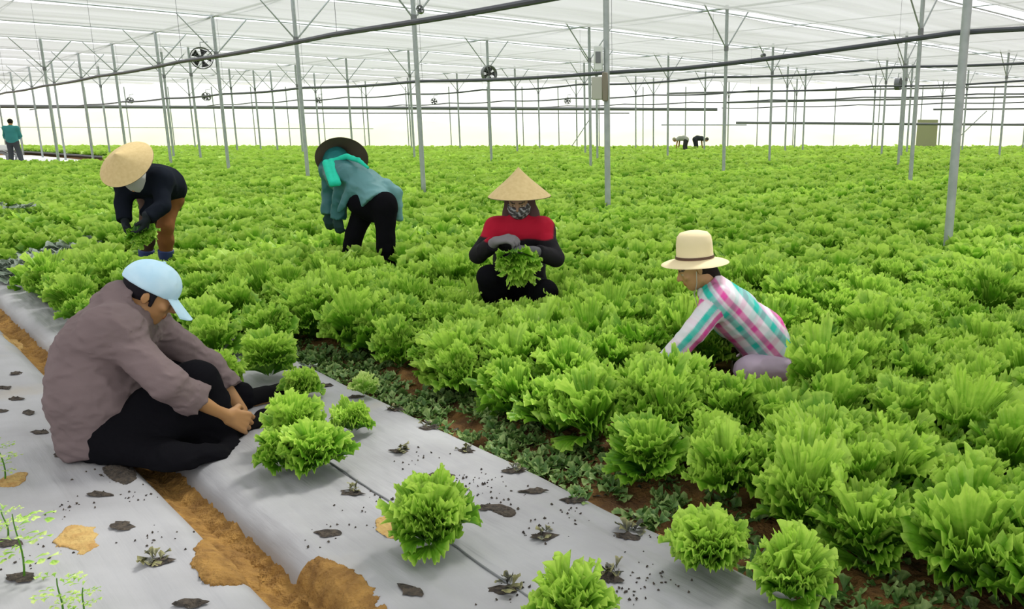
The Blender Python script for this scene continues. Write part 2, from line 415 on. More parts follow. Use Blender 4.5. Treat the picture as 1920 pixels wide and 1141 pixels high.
near_labels = {(0, 0): 'thick grey steel post at the right, nearest the camera', (0, 1): 'grey steel post behind the woman in red, carrying the two control boxes',
               (0, 2): 'grey steel post right of the bending worker in teal', (0, 3): 'grey steel post left of the bending worker in teal',
               (0, 4): 'grey steel post beside the large black circulation fan', (1, 0): 'grey post left of the nearest right-hand post, a row behind',
               (1, 1): 'grey post with V braces between the control boxes and the right edge', (1, 3): 'grey post holding the fan above the woman in red'}
row_words = ['in the row crossing the near field', 'in the second row back', 'in the third row back', 'in the fourth row back', 'in the fifth row back',
             'in the far rows near the back wall', 'in the far rows near the back wall', 'in the far rows near the back wall']
for i in range(8):
    t = 7.8 + 8.1 * i
    for j in range(-3, 15):
        s = 3.4 - .5 * min(i, 2) + 4.93 * j; P = B(s, t)
        q = project((P[0], P[1], 1.5))
        if q is None or P[1] > WALL_D - .8 or P[1] < 1 or q[0] < -400 or q[0] > 2300: continue
        if i == 1 and j == 0: pass
        if -60 < q[0] < 1980:
            lab = near_labels.get((i, j)) or 'thin grey steel greenhouse post ' + row_words[i]
            make_post(P, lab, None if (i, j) in near_labels else 'greenhouse posts ' + row_words[i])
# extra slimmer uprights against the back wall
wm = None
for x in np.arange(-44, 30, 2.45):
    P = (x + .3 * math.sin(x * 3), WALL_D - .35)
    o = thing('wall_upright', 'thin grey upright standing against the pale back wall', 'post', (P[0], P[1], 0), 0, 'uprights along the back wall')
    if wm is None: wm = MB().tube([(0, 0, 0), (0, 0, 3.9)], .035, 8).build('shaft', M['steel'], o).data
    else: link('shaft', wm, None, o)
# more posts of the gable side (short spacing) at the left
for i, (x, y, D) in enumerate([(108, 290, 27), (205, 280, 38), (325, 285, 31), (375, 285, 30), (445, 280, 40), (520, 275, 42), (600, 275, 44), (1120, 285, 30), (1012, 275, 45), (1225, 275, 47), (1690, 285, 33), (1700, 285, 37), (1505, 280, 40)]):
    g = U(x, y, D); make_post(g, 'thin grey steel post standing off the regular rows', 'odd posts among the regular rows')
# purlins beside every roof gap, and rails along the rows
for s0 in S_LINES:
    for ds in (-.36, .36):
        a, b = B(s0 + ds, -10, ROOF + .03), B(s0 + ds, 62, ROOF + .03)
        tt = [t for t in np.linspace(-12, 62, 75) if B(s0 + ds, t)[1] < WALL_D - .2 and B(s0 + ds, t)[1] > 4]
        if len(tt) < 3: continue
        MB().tube([B(s0 + ds, tt[0], ROOF + .03), B(s0 + ds, tt[-1], ROOF + .03)], .02, 6).build('ceiling_rail', M['steel'], kind='structure')
for i in range(7):
    t = 7.8 + 8.1 * i
    ss = [s for s in np.linspace(-12, 68, 161) if 2 < B(s, t)[1] < WALL_D - .3]
    if len(ss) > 3: MB().tube([B(ss[0], t, ROOF - .02), B(ss[-1], t, ROOF - .02)], .026, 6).build('ceiling_beam', M['steel'], kind='structure')
    t2 = t - 4.05
    ss = [s for s in np.linspace(-12, 68, 161) if 2 < B(s, t2)[1] < WALL_D - .3]
    if len(ss) > 3: MB().tube([B(ss[0], t2, ROOF + .0), B(ss[-1], t2, ROOF + .0)], .012, 6).build('ceiling_wire', M['steel'], kind='structure')
# water pipes hanging along the rows
def pipe(t, zs, r, label, s0=-8, s1=50, sag=.06, per=4.93, off=3.4):
    pts = []
    for s in np.arange(s0, s1, .35):
        P = B(s, t)
        if P[1] < 1.2 or P[1] > WALL_D - .4: continue
        ph = ((s - off) % per) / per
        z = np.interp(s, [q[0] for q in zs], [q[1] for q in zs]) - sag * math.sin(math.pi * ph)
        pts.append(B(s, t, z))
    o = thing('water_pipe', label, 'pipe', tuple(pts[0]))
    MB().tube([p - pts[0] for p in pts], r, 8).build('tube', M['pipe'], o)
    hg = None
    for j in range(-2, 12):
        s = off + per * j
        P = B(s, t)
        if P[1] < 2 or P[1] > 30: continue
        z = np.interp(s, [q[0] for q in zs], [q[1] for q in zs])
        MB().tube([(*(P[:2] - pts[0][:2]), z - pts[0][2]), (*(P[:2] - pts[0][:2]), ROOF - pts[0][2])], .003, 5).build('hanger_wire', M['steel_dark'], o)
pipe(4.0, [(-8, 2.33), (50, 2.33)], .026, 'thick dark water pipe crossing the upper left of the view', sag=.02)
pipe(7.9, [(-5, 2.55), (2.9, 2.27), (3.5, 2.28), (7, 2.14), (8.4, 2.13), (13.5, 2.21), (18.5, 2.26), (50, 2.3)], .026, 'dark water pipe slung along the nearest row of posts', sag=.03)
pipe(16.0, [(-5, 2.6), (50, 2.66)], .026, 'dark water pipe slung along the second row of posts')
pipe(24.1, [(-5, 2.7), (50, 2.68)], .028, 'dark water pipe slung along the third row of posts')
pipe(32.2, [(-5, 2.68), (50, 2.7)], .028, 'dark water pipe slung along the fourth row of posts')
pipe(40.3, [(-5, 2.6), (50, 2.65)], .028, 'dark water pipe slung along the fifth row of posts')
def rail(x0, y0, x1, y1, D, r, label, m='steel_dark'):
    a, b = U(x0, y0, D), U(x1, y1, D)
    o = MB().tube([a, b], r, 8).build('wall_rail', M[m], category='rail', label=label)
    return o
rail(-60, 199, 1345, 205, 47, .09, 'long grey horizontal rail across the far posts, left and middle')
rail(560, 212, 1180, 212, 51, .03, 'thin rail under the long grey rail in the middle')
rail(1380, 230, 1990, 234, 46, .07, 'grey horizontal rail low across the far right')
rail(-60, 238, 700, 241, 51.3, .022, 'thin pale rail low on the back wall at the left', 'steel')
rail(1240, 234, 1400, 234, 51.3, .04, 'short pale rail low on the back wall near the distant workers', 'steel')
rail(1360, 192, 1990, 180, 44, .05, 'grey rail across the far right, above the low rail')
rail(1250, 175, 1990, 160, 48, .05, 'highest grey rail across the far right')
rail(1750, 205, 1990, 203, 46, .05, 'short grey rail at the right edge')
# diagonal wall braces
for a, b in (((1300 // 1, 0), 0),) and []: pass
for (x0, y0, x1, y1, lab) in ((1072, 274, 1108, 220, 'thin diagonal brace on the back wall left of the control boxes'), (1797, 258, 1850, 208, 'thin diagonal brace at the far right')):
    MB().tube([U(x0, y0, 50), U(x1, y1, 50)], .03, 6).build('diagonal_brace', M['steel'], category='brace', label=lab)
dp = U(1738, 248, 50.5); 
d_ = MB().box((dp[0], 50.5, .95), (1.25, .08, 1.9), bev=.02).build('door_1', M['panel'], kind='structure')

# fans
def fan(x, y, D, dia, yaw, label, col='steel_dark'):
    P = U(x, y, D); o = thing('circulation_fan', label, 'fan', tuple(P), yaw)
    R = np.array([[1, 0, 0], [0, 0, -1], [0, 1, 0]], float)       # lathe axis to -y
    r = dia / 2
    MB().lathe([(r, -.08), (r, .08), (r * .93, .08), (r * .93, -.08)], 36, R).build('housing', M[col], o)
    MB().lathe([(.001, -.07), (r * .26, -.07), (r * .26, .05), (.001, .05)], 20, R, close=False).build('motor', M['black'], o)
    for k in range(5):
        a0 = 2 * math.pi * k / 5; V = []; n = 6
        for i in range(n + 1):
            rr = r * (.22 + .66 * i / n); w = .32 + .1 * i / n
            for sg in (-1, 1):
                a = a0 + sg * w; V.append((rr * math.cos(a), sg * .03, rr * math.sin(a)))
        V2 = [(q[0], q[1] + .006, q[2]) for q in V]; m_ = len(V)
        Fs = [(2 * i, 2 * i + 1, 2 * i + 3, 2 * i + 2) for i in range(n)] + [(m_ + 2 * i, m_ + 2 * i + 2, m_ + 2 * i + 3, m_ + 2 * i + 1) for i in range(n)]
        MB().add(V + V2, Fs).build('blade', M['black'], o)
    g = MB()
    for q in (.35, .6, .85):
        g.tube([(r * q * math.cos(a), -.085, r * q * math.sin(a)) for a in np.linspace(0, 2 * math.pi, 25)], .004, 5)
    for a in np.linspace(0, 2 * math.pi, 13)[:-1]: g.tube([(.03 * math.cos(a), -.085, .03 * math.sin(a)), (r * math.cos(a), -.085, r * math.sin(a))], .004, 5)
    g.build('guard', M['steel_dark'], o)
    MB().tube([(0, 0, r), (0, 0, r + .12), (.18, .0, r + .14)], .014, 6).build('bracket', M['steel'], o)
fan(378, 109, 21.6, .54, .5, 'large black circulation fan at the upper left, largest of the fans', 'black')
fan(917, 138, 26.3, .50, .7, 'dark circulation fan on the post above the woman in red')
fan(1684, 157, 27.0, .40, 1.0, 'dark grey circulation fan at the right among the crossing pipes')
fan(387, 181, 38, .38, .2, 'small circulation fan just below the largest fan')
fan(244, 188, 41, .30, .2, 'tiny circulation fan at the far left')
fan(598, 188, 40, .30, .2, 'tiny circulation fan just right of the thick post at left')
fan(814, 190, 40, .32, .2, 'tiny circulation fan behind the pipe, right of the bending worker in teal')
fan(1064, 189, 42, .34, .2, 'tiny circulation fan left of the control boxes')
fan(788, 18, 13.6, .12, .2, 'tiny round valve fan at the top beside the thick pipe')
fan(1431, 104, 22, .10, .2, 'tiny round fan high at the right of the V-braced post')
# control boxes on the post behind the woman in red
pp = B(8.33, 7.8)
cb = thing('control_box', 'white control box with a grey window high on the post', 'control box', (pp[0] - .11, pp[1] - .05, 0))
zc = U(1124, 110, pp[1])[2]
MB().box((0, 0, zc), (.12, .10, .32), bev=.012).build('case', M['white_box'], cb)
MB().box((.0, -.052, zc + .01), (.07, .012, .15), bev=.004).build('window', M['steel_dark'], cb)
cb = thing('control_box', 'beige control box lower on the post, under the white one', 'control box', (pp[0] - .13, pp[1] - .05, 0))
zc = U(1119, 166, pp[1])[2]
MB().box((0, 0, zc), (.15, .10, .30), bev=.012).build('case', M['beige'], cb)
MB().box((.11, -.03, zc + .02), (.08, .06, .38), bev=.012).build('cable_cover', mat('brown plastic', (.25, .22, .17), .6), cb)

# ------------------------------------------------------------------ lettuces
def leaf(r, L, W, th0, th1, nu, nv, frill, waves, cup, tint0, az, roll=0., base=.012, lobes=.06, fine=.8):
    """one fan-shaped ruffled leaf, returned in world axes around the plant's foot"""
    u = np.linspace(0, 1, nu) ** .75; v = np.linspace(-1, 1, nv)
    Uu, Vv = np.meshgrid(u, v, indexing='ij'); ph = r.uniform(0, 6.28, 8)
    half = math.atan2(W, L * .66) * 1.12
    spread = half * np.interp(Uu, [0, .25, .6, 1], [.45, .55, .85, 1.0])
    rad = L * np.cos(Vv * half * .62) ** .8 * (1 + lobes * Uu ** 2 * (np.sin(Vv * waves * 2.1 + ph[0]) + .5 * fine * np.sin(Vv * waves * 7.3 + ph[1]) + .5 * fine * np.sin(Vv * waves * 17 + ph[7])))
    X0 = Uu * rad * np.cos(Vv * spread); Y0 = Uu * rad * np.sin(Vv * spread)
    # the blade bends along its length
    n_ = 24; q = np.linspace(0, 1.25, n_); th = th0 + (th1 - th0) * np.minimum(q, 1.1) ** 1.6
    cx = np.concatenate([[0], np.cumsum(np.cos(th[:-1]) * np.diff(q) * L)]); cz = np.concatenate([[0], np.cumsum(np.sin(th[:-1]) * np.diff(q) * L)])
    bx = np.interp(X0 / L, q, cx); bz = np.interp(X0 / L, q, cz); tt = np.interp(X0 / L, q, th)
    e1 = Uu ** 2.4; e2 = Uu ** 5
    ruf = frill * (e1 * (.75 * np.sin(Vv * waves * 1.7 + ph[2]) + .4 * np.sin(Vv * waves * 3.7 + ph[3])) + fine * e2 * (.6 * np.sin(Vv * waves * 8.3 + ph[4] + 2 * Uu) + .55 * np.sin(Vv * waves * 18 + ph[1])))
    ruf += .25 * frill * np.sin(Uu * 8 + ph[5]) * np.cos(Vv * 5 + ph[6]) * Uu
    nrm = cup * W * Vv ** 2 * Uu + ruf
    # the margin rolls outward a little
    roll_out = -.35 * frill * fine * e2 * (1 + np.sin(Vv * waves * 4.1 + ph[7]))
    X = base + bx - np.sin(tt) * nrm + roll_out * np.cos(tt) * .5; Z = bz + np.cos(tt) * nrm
    Yr = Y0 * math.cos(roll); Z = Z + Y0 * math.sin(roll)
    ca, sa = math.cos(az), math.sin(az)
    P = np.stack([X * ca - Yr * sa, X * sa + Yr * ca, Z], -1).reshape(-1, 3)
    I = np.arange(nu * nv).reshape(nu, nv)
    Fq = np.stack([I[:-1, :-1], I[:-1, 1:], I[1:, 1:], I[1:, :-1]], -1).reshape(-1, 4)
    rib = np.exp(-(Vv / .06) ** 2) * (1 - .7 * Uu) * .3 + .1 * (1 - Uu)
    tn = tint0 + .12 * e1 + .14 * e2 + .22 * Uu ** 14 + rib - .16 * (1 - Uu) + .05 * np.cos(Vv * 30) * Uu * (1 - e2)
    return P, Fq, tn.reshape(-1)
def head_geo(seed, nleaf, nu, nv, R=.19, H=.30, frill=.02, waves=4.5, upright=1.0, tbase=.2, fine=.8):
    r = np.random.default_rng(seed); Vs = []; Fs = []; Ts = []; n = 0
    for i in range(nleaf):
        q = (i + .5) / nleaf                       # 0 outer, 1 heart
        az = i * 2.399 + r.uniform(-.35, .35)
        L = (R * 1.15 * (1 - q) + H * .92 * q) * r.uniform(.75, 1.22)
        th0 = math.radians(20 + (30 + 30 * q) * q ** .5 * (.5 + .5 * upright) + 30 * r.random()); th1 = math.radians(-4 + 74 * q * upright + r.uniform(-30, 30))
        W = (.086 - .026 * q) * (R + .05) / .19 * r.uniform(.85, 1.2)
        P, Fq, T = leaf(r, L, W, th0, th1, nu, nv, frill * r.uniform(.8, 1.25), waves * r.uniform(.85, 1.15), .30, tbase + .34 * q + r.uniform(-.1, .12), az, r.uniform(-.3, .3), fine=fine)
        P[:, 2] += .012 + .03 * q
        P[:, 2] = np.where(P[:, 2] < .008, .008 + (P[:, 2] - .008) * .15, P[:, 2])
        Vs.append(P); Fs.append(Fq + n); Ts.append(T); n += len(P)
    return np.concatenate(Vs), np.concatenate(Fs), np.concatenate(Ts)
def head_mesh(name, seed, m, **kw):
    V, Fq, T = head_geo(seed, **kw); me = mesh_np(name, V, Fq, attrs={'tint': ('f', T)}); me.materials.append(m); return me

# the planted field -------------------------------------------------
clear = []                                          # (x, y, radius) where people crouch or stand
def blocked(P):
    return any((P[0] - c[0]) ** 2 + (P[1] - c[1]) ** 2 < c[2] ** 2 for c in clear)
for (x, y, D, r_) in ((970, 550, 5.55, .30), (1000, 560, 5.4, .22), (1435, 650, 4.3, .27), (1385, 650, 4.1, .36), (1470, 650, 4.3, .18), (1372, 690, 3.75, .22), (722, 500, 7.2, .16), (652, 480, 7.4, .15), (307, 480, 7.0, .16), (270, 480, 7.0, .15), (1262, 690, 3.95, .12), (1310, 690, 4.0, .14)):
    g = U(x, y, D); clear.append((g[0], g[1], r_ if D > 6 else r_ * .85))
    if D > 6 or x > 1370: clear.append((g[0] * .955, g[1] * .955, r_ * .75))
# trodden gaps seen in the photograph
for (x, y, r_) in ((1075, 495, .28), (240, 505, .3), (1045, 500, .2), (830, 470, .2)):
    g = G(x, y, .15); clear.append((g[0], g[1], r_))
plants = []
def try_plant(s, t):
    P = B(s, t)
    if P[1] < 1.2 or P[1] > WALL_D - 1.0: return
    q = project((P[0], P[1], .2))
    if q is None or q[0] < -100 - 900 / max(P[1], 1) or q[0] > 2020 + 900 / max(P[1], 1) or q[1] > 1450: return
    g = project((P[0], P[1], 0.0))
    if g[0] < 205 and 286 + max(g[0], 0) * .06 < g[1] < 319: return
    if blocked(P): return
    for a in plants_extra_block:
        if (P[0] - a[0]) ** 2 + (P[1] - a[1]) ** 2 < a[2] ** 2: return
    plants.append((P[0], P[1], s, t, q[0], q[1], q[2]))
plants_extra_block = []
g = G(85, 505, .12); plants_extra_block.append((g[0], g[1], .42))
g = G(120, 480, .12); plants_extra_block.append((g[0], g[1], .35))
g = G(30, 520, .12); plants_extra_block.append((g[0], g[1], .45))
t = 2.20
while t < 62:
    D_here = t * .7
    st = .235 if t < 5 else .255 if t < 13 else (.30 if t < 20 else .40)
    s = -12 + rng.uniform(0, .2)
    while s < 66:
        try_plant(s + rng.uniform(-.07, .07), t + rng.uniform(-.07, .07)); s += st
    t += .235 if t < 5 else .255 if t < 13 else (.30 if t < 20 else .40)
for t in (-18 + .33 * k for k in range(0, 61)):     # the ground left of the first furrow, planted from further on
    if t > 2.05: continue
    s = 3
    while s < 66:
        s0 = 9.0 if t < .85 else (4.55 if t > 1.42 else 5.35) if t > 1.1 else 8.6
        if s >= s0 and (s > 9.6 or t < 1.9): try_plant(s + rng.uniform(-.05, .05), t + rng.uniform(-.04, .04))
        s += .30 if s < 20 else .40
print('plants', len(plants))
plants.sort(key=lambda p: p[6])
inview = [p for p in plants if -70 < p[4] < 1990 and p[5] < 1180]
near = inview[:300]; near_set = set(id(p) for p in near)
rest = [p for p in plants if id(p) not in near_set]
variants = [head_mesh('lettuce', 100 + i, M['leaf'], nleaf=27 + i % 4, nu=13, nv=65, R=.15 + .015 * (i % 3), H=.20 + .03 * (i % 4), frill=.019, waves=2.3, upright=.86, tbase=.24) for i in range(10)]
for i, p in enumerate(near):
    o = bpy.data.objects.new('lettuce', variants[i % 10]); COL.objects.link(o)
    sc = rng.uniform(.74, 1.14)
    if p[3] < 2.1: zb, sc = .09, sc * .95
    else: zb = .03
    o.location = (p[0], p[1], zb); o.rotation_euler = (rng.uniform(-.26, .26), rng.uniform(-.26, .26), rng.uniform(0, 6.28)); o.scale = (sc, sc, sc * rng.uniform(.95, 1.3))
    o['category'] = 'lettuce'
    sx, sy = p[4], p[5]
    if p[3] < 2.05:
        where = 'close behind the man in the cap' if p[1] < 5.6 else 'well behind the man, towards the wilted heap'
        o['label'] = 'frilly green lettuce on the film bed ' + where; o['group'] = 'standing lettuces ' + where
    else:
        row = int(round((p[3] - 2.20) / .235)); mark = None
        for nm, x0, x1, y0, y1 in (('woman in red', 870, 1080, 440, 640), ('woman in the plaid shirt', 1210, 1500, 560, 760)):
            if x0 < sx < x1 and y0 < sy < y1: mark = 'around the ' + nm
        words_ = ['edge row', 'second row', 'third row', 'fourth row', 'fifth row', 'sixth row', 'seventh row', 'eighth row']
        rw = words_[row] + ' from the furrow' if row < 8 else 'inner rows of the near field'
        sec = mark or ('at the bottom right' if sy > 820 else ('low at the right edge' if sy > 640 else 'behind the plaid woman') if sx > 1490 else 'between the two crouching women' if 1080 <= sx and sy < 640 else 'in the middle of the view' if sx > 850 else 'left of the woman in red')
        o['label'] = 'frilly green lettuce, %s, %s' % (rw, sec); o['group'] = 'lettuces %s, %s' % (rw, sec)
# the rest as one mass
def mass(ps, lods):
    Vs, Fs, Ts = [], [], []; n = 0
    geos = {}
    for lo, hi, kw, cnt, nm in lods:
        geos[nm] = [head_geo(500 + 31 * k, **kw) for k in range(cnt)]
    for p in ps:
        for lo, hi, kw, cnt, nm in lods:
            if lo <= p[6] < hi:
                V, Fq, T = geos[nm][int(rng.integers(cnt))]
                a = rng.uniform(0, 6.28); sc = rng.uniform(.9, 1.15) * (1.0 if p[6] < 20 else 1.08); c, s_ = math.cos(a) * sc, math.sin(a) * sc
                W = np.empty_like(V); W[:, 0] = V[:, 0] * c - V[:, 1] * s_ + p[0]; W[:, 1] = V[:, 0] * s_ + V[:, 1] * c + p[1]; W[:, 2] = V[:, 2] * sc * rng.uniform(.85, 1.12) + .03
                Vs.append(W.astype(np.float32)); Fs.append((Fq + n).astype(np.int32)); Ts.append((T + rng.uniform(-.13, .13)).astype(np.float32)); n += len(V)
                break
    return np.concatenate(Vs), np.concatenate(Fs), np.concatenate(Ts)
LODS = [(0, 9, dict(nleaf=16, nu=5, nv=17, R=.155, H=.26, frill=.022, waves=2.2, upright=.92, fine=.6), 8, 'mid'),
        (9, 16, dict(nleaf=12, nu=4, nv=10, R=.155, H=.26, frill=.024, waves=2., upright=.92, fine=.5), 6, 'far'),
        (16, 27, dict(nleaf=9, nu=4, nv=6, R=.17, H=.26, frill=.027, waves=2.2, upright=.9, tbase=.25, fine=.3), 5, 'hor'),
        (27, 99, dict(nleaf=7, nu=3, nv=4, R=.22, H=.24, frill=.03, waves=1.7, upright=.85, tbase=.3, fine=0), 5, 'end')]
V, Fq, T = mass(rest, LODS)
print('mass', len(V), len(Fq))
me = mesh_np('lettuce_field', V, Fq, attrs={'tint': ('f', T)})
link('lettuce_field', me, M['leaf'], kind='stuff', category='lettuce field', label='dense green lettuce field reaching back to the pale far wall')

# weeds in the furrow, wilted leaves, seedlings ---------------------
def leaf_scatter(pts, size, m, name, up=(20, 70), nl=(4, 7), frill=.2, seed=1, flat=False, **props):
    r = np.random.default_rng(seed); Vs, Fs, Ts = [], [], []; n = 0
    for P in pts:
        for k in range(int(r.integers(*nl))):
            L = size * r.uniform(.6, 1.3); a0 = math.radians(r.uniform(*up))
            V, Fq, T = leaf(r, L, L * r.uniform(.2, .32), a0, a0 - math.radians(r.uniform(20, 70)), 5, 9, L * frill, 1.3, .3, r.uniform(.2, .8), r.uniform(0, 6.28), base=.004, fine=.3)
            V = V + P + np.array([r.uniform(-.5, .5) * size, r.uniform(-.5, .5) * size, 0]); V[:, 2] = np.maximum(V[:, 2], P[2] - .002)
            Vs.append(V); Fs.append(Fq + n); Ts.append(T); n += len(V)
    return link(name, mesh_np(name, np.concatenate(Vs), np.concatenate(Fs), attrs={'tint': ('f', np.concatenate(Ts))}), m, **props)
wp = []
for _ in range(1100):
    s, t = rng.uniform(.6, 5.6), rng.uniform(1.83, 2.22)
    if 2.4 < s < 4.6 or rng.random() < .5: 
        if fbm(np.array([s * 1.0, t * 3, 0]), 2.2, 77, 2) > -.6: wp.append(B(s, t, .015))
leaf_scatter(wp, .05, M['leaf_dark'], 'furrow_weeds', seed=3, kind='stuff', category='weeds', label='low dark green weeds and debris growing in the brown furrow')
wp = []
for (x, y, rr, nn) in ((110, 487, .30, 60), (60, 505, .35, 70), (35, 518, .30, 40), (135, 470, .2, 30)):
    g = G(x, y, .12)
    for _ in range(nn):
        a = rng.uniform(0, 6.28); q = rr * math.sqrt(rng.random()); wp.append(g + np.array([q * math.cos(a), q * math.sin(a) * .7, rng.uniform(-.02, .16 * (1 - q / rr))]))
leaf_scatter(wp, .13, M['leaf_grey'], 'wilted_leaves', up=(0, 40), nl=(3, 5), seed=4, kind='stuff', category='plant waste', label='heap of grey-green wilted leaves at the left, behind the seated man')
g = G(22, 415, .15); wp = [g + np.array([rng.normal() * .16, rng.normal() * .16, rng.uniform(.1, .25)]) for _ in range(9)]
leaf_scatter(wp, .12, M['leaf_grey'], 'wilted_leaves', up=(0, 40), nl=(3, 5), seed=6, kind='stuff', category='plant waste', label='small clump of pale wilted leaves near the upper left edge')
# straw-coloured bits in the furrow
wp = [B(rng.uniform(.8, 5.4), rng.uniform(1.84, 2.15), .012) for _ in range(120)]
leaf_scatter(wp, .03, M['leaf_dry'], 'dry_litter', up=(0, 25), nl=(1, 3), seed=8, kind='stuff', category='plant litter', label='scattered dry yellowish leaf litter in the brown furrow')

# planting holes in the film, with what is left in them
def hole(x, y, a=.045, b=.022, seed=0, parent=None):
    s0, t0 = ST(G(x, y, .1)); r = np.random.default_rng(seed + int(x)); n = 16; V = []; z = bed_height(s0, t0)
    k = r.uniform(.75, 1.25, n); ang = math.atan2(DV[1], DV[0]) + r.uniform(-.6, .2) + .7
    rad = [(a * (.6 + .4 * abs(math.cos(2 * math.pi * i / n)) ** 2) * k[i], b * k[i]) for i in range(n)]
    c = B(s0, t0, z)
    for lev, zz in ((1.0, .0035), (.8, .006), (.0, .003)):
        for i in range(n):
            w = 2 * math.pi * i / n; px_, py_ = lev * rad[i][0] * math.cos(w), lev * rad[i][1] * math.sin(w)
            V.append(c + np.array([px_ * math.cos(ang) - py_ * math.sin(ang), px_ * math.sin(ang) + py_ * math.cos(ang), zz + .003 * r.normal() * (lev == .8)]))
    Fs = [(l * n + i, l * n + (i + 1) % n, (l + 1) * n + (i + 1) % n, (l + 1) * n + i) for l in range(2) for i in range(n)]
    bed = bed2 if t0 > .8 else bed1
    MB().add(V, Fs).build('planting_hole', M['hole'], bed)
    return c
holes = [(230, 990), (300, 1058), (40, 1082), (660, 925), (825, 893), (967, 883), (1078, 937), (1020, 1008), (1178, 1004), (1142, 1085), (945, 1105), (740, 767), (803, 800), (750, 845), (872, 843), (615, 998), (188, 929), (920, 950), (668, 742), (612, 720), (75, 808), (55, 773), (30, 748), (8, 727), (15, 1020), (115, 851), (575, 690), (100, 562), (360, 1135), (1000, 922), (30, 700), (1090, 1120), (770, 1110), (0, 770)]
for i, (x, y) in enumerate(holes): hole(x, y, .05 if y > 880 else .042, .024, i)
# seedlings and withered stumps
stumps = [(660, 922, .05, 'leaf_dry', 'dark withered stump in the hole in front of the lettuce pile'), (1078, 934, .045, 'leaf_dark', 'small dark green weed in a hole near the right film edge'),
          (1022, 1003, .04, 'leaf_dry', 'thin pale withered shoots in the round hole right of the largest lettuce'), (1182, 996, .055, 'leaf_dry', 'yellowish sprout in the hole closest to the right cut lettuce'),
          (1142, 1076, .06, 'leaf_dry', 'withered bushy sprout over the dark hole at the bottom middle'), (947, 1098, .06, 'leaf_dry', 'brown and green withered stump at the bottom edge'),
          (752, 843, .045, 'leaf_dry', 'yellow wilted stump in a hole right of the lettuce pile'), (872, 840, .05, 'leaf_dry', 'dark wilted stump along the right film edge, mid distance'),
          (803, 797, .04, 'leaf_dry', 'small grey withered stump nearer the furrow'), (740, 766, .04, 'leaf_dry', 'small black withered stump behind the others near the furrow'),
          (967, 880, .04, 'leaf_dry', 'spiky dark withered stump above the dark green weed'), (300, 1052, .05, 'leaf_dry', 'dry leaves lying in a diamond hole on the left film'),
          (575, 690, .05, 'leaf_grey', 'grey wilted plant at the film edge behind the small lettuce')]
for i, (x, y, sz, mk, lab) in enumerate(stumps):
    g = G(x, y, .1); g[2] = bed_height(*ST(g)) + .004
    leaf_scatter([g], sz * .72, M[mk], 'withered_stump', up=(5, 70), nl=(8, 12), seed=60 + i, category='withered plant', label=lab)
cr_ = MB(); rr_ = np.random.default_rng(12)
for (x, y) in [(885, 905), (860, 895), (945, 945), (930, 915), (1130, 1090), (1190, 1110), (1240, 1090), (1200, 1000), (1010, 995), (700, 940), (760, 960), (850, 930), (640, 990), (300, 1010), (250, 930), (60, 1050), (120, 960), (200, 890), (1060, 960), (980, 1120), (800, 860), (1150, 1100)] :
    g = G(x, y, .1)
    for _ in range(16):
        q = g + np.array([rr_.normal() * .05, rr_.normal() * .05, 0]); s_, t_ = ST(q)
        if not (.86 < t_ < 1.79 or t_ < .72): continue
        rad = rr_.uniform(.0018, .0055); q[2] = bed_height(s_, t_) + rad * .5
        V = rr_.normal(size=(6, 3)) * .25 + np.array([(1, 0, 0), (-1, 0, 0), (0, 1, 0), (0, -1, 0), (0, 0, 1), (0, 0, -1)]); cr_.add(V * rad + q, [(0, 2, 4), (2, 1, 4), (1, 3, 4), (3, 0, 4), (2, 0, 5), (1, 2, 5), (3, 1, 5), (0, 3, 5)])
cr_.build('soil_crumbs', M['hole'], kind='stuff', category='soil', label='dark soil crumbs scattered on the plastic film around the holes')
def seedling(x, y, hgt, lab, seed, lean=(0, 0)):
    g = G(x, y, .1); g[2] = bed_height(*ST(g)); r = np.random.default_rng(seed)
    o = thing('seedling', lab, 'seedling', tuple(g))
    st = [np.array([lean[0] * q * hgt + .006 * math.sin(q * 5), lean[1] * q * hgt, q * hgt]) for q in np.linspace(0, 1, 8)]
    MB().tube(st, list(np.linspace(.003, .0014, 8)), 6).build('stem', M['leaf_pale'], o)
    Vs, Fs, Ts = [], [], []; n = 0
    for k in range(10):
        q = .25 + .75 * k / 9; p = np.array([lean[0] * q * hgt, lean[1] * q * hgt, q * hgt]); az = k * 2.4 + r.uniform(-.4, .4)
        Lr = hgt * .38 * r.uniform(.7, 1.2)
        for j in range(5):                          # compound leaf: leaflets along a rachis
            f = (j + 1) / 5; e = p + Lr * f * np.array([math.cos(az), math.sin(az), .35 - .3 * f])
            V, Fq, T = leaf(r, Lr * .42, Lr * .09, .3, -.4, 4, 5, .003, 1, .2, r.uniform(.3, .8), az + (1 if j % 2 else -1) * .8, base=0)
            Vs.append(V + e); Fs.append(Fq + n); Ts.append(T); n += len(V)
    link('foliage', mesh_np('foliage', np.concatenate(Vs), np.concatenate(Fs), attrs={'tint': ('f', np.concatenate(Ts))}), M['leaf_pale'], o)
seedling(45, 1080, .20, 'tall green seedling growing from the round hole at the bottom left', 1, (.02, 0))
seedling(115, 1165, .13, 'green seedling cut by the bottom edge, left of the trench', 2, (.1, 0))
seedling(10, 900, .15, 'pale seedling at the left edge, behind the tall one', 3)
seedling(150, 1175, .12, 'feathery seedling leaning right at the bottom edge', 4, (.25, 0))
seedling(15, 1010, .10, 'short seedling beside the dark hole at the left edge', 5)

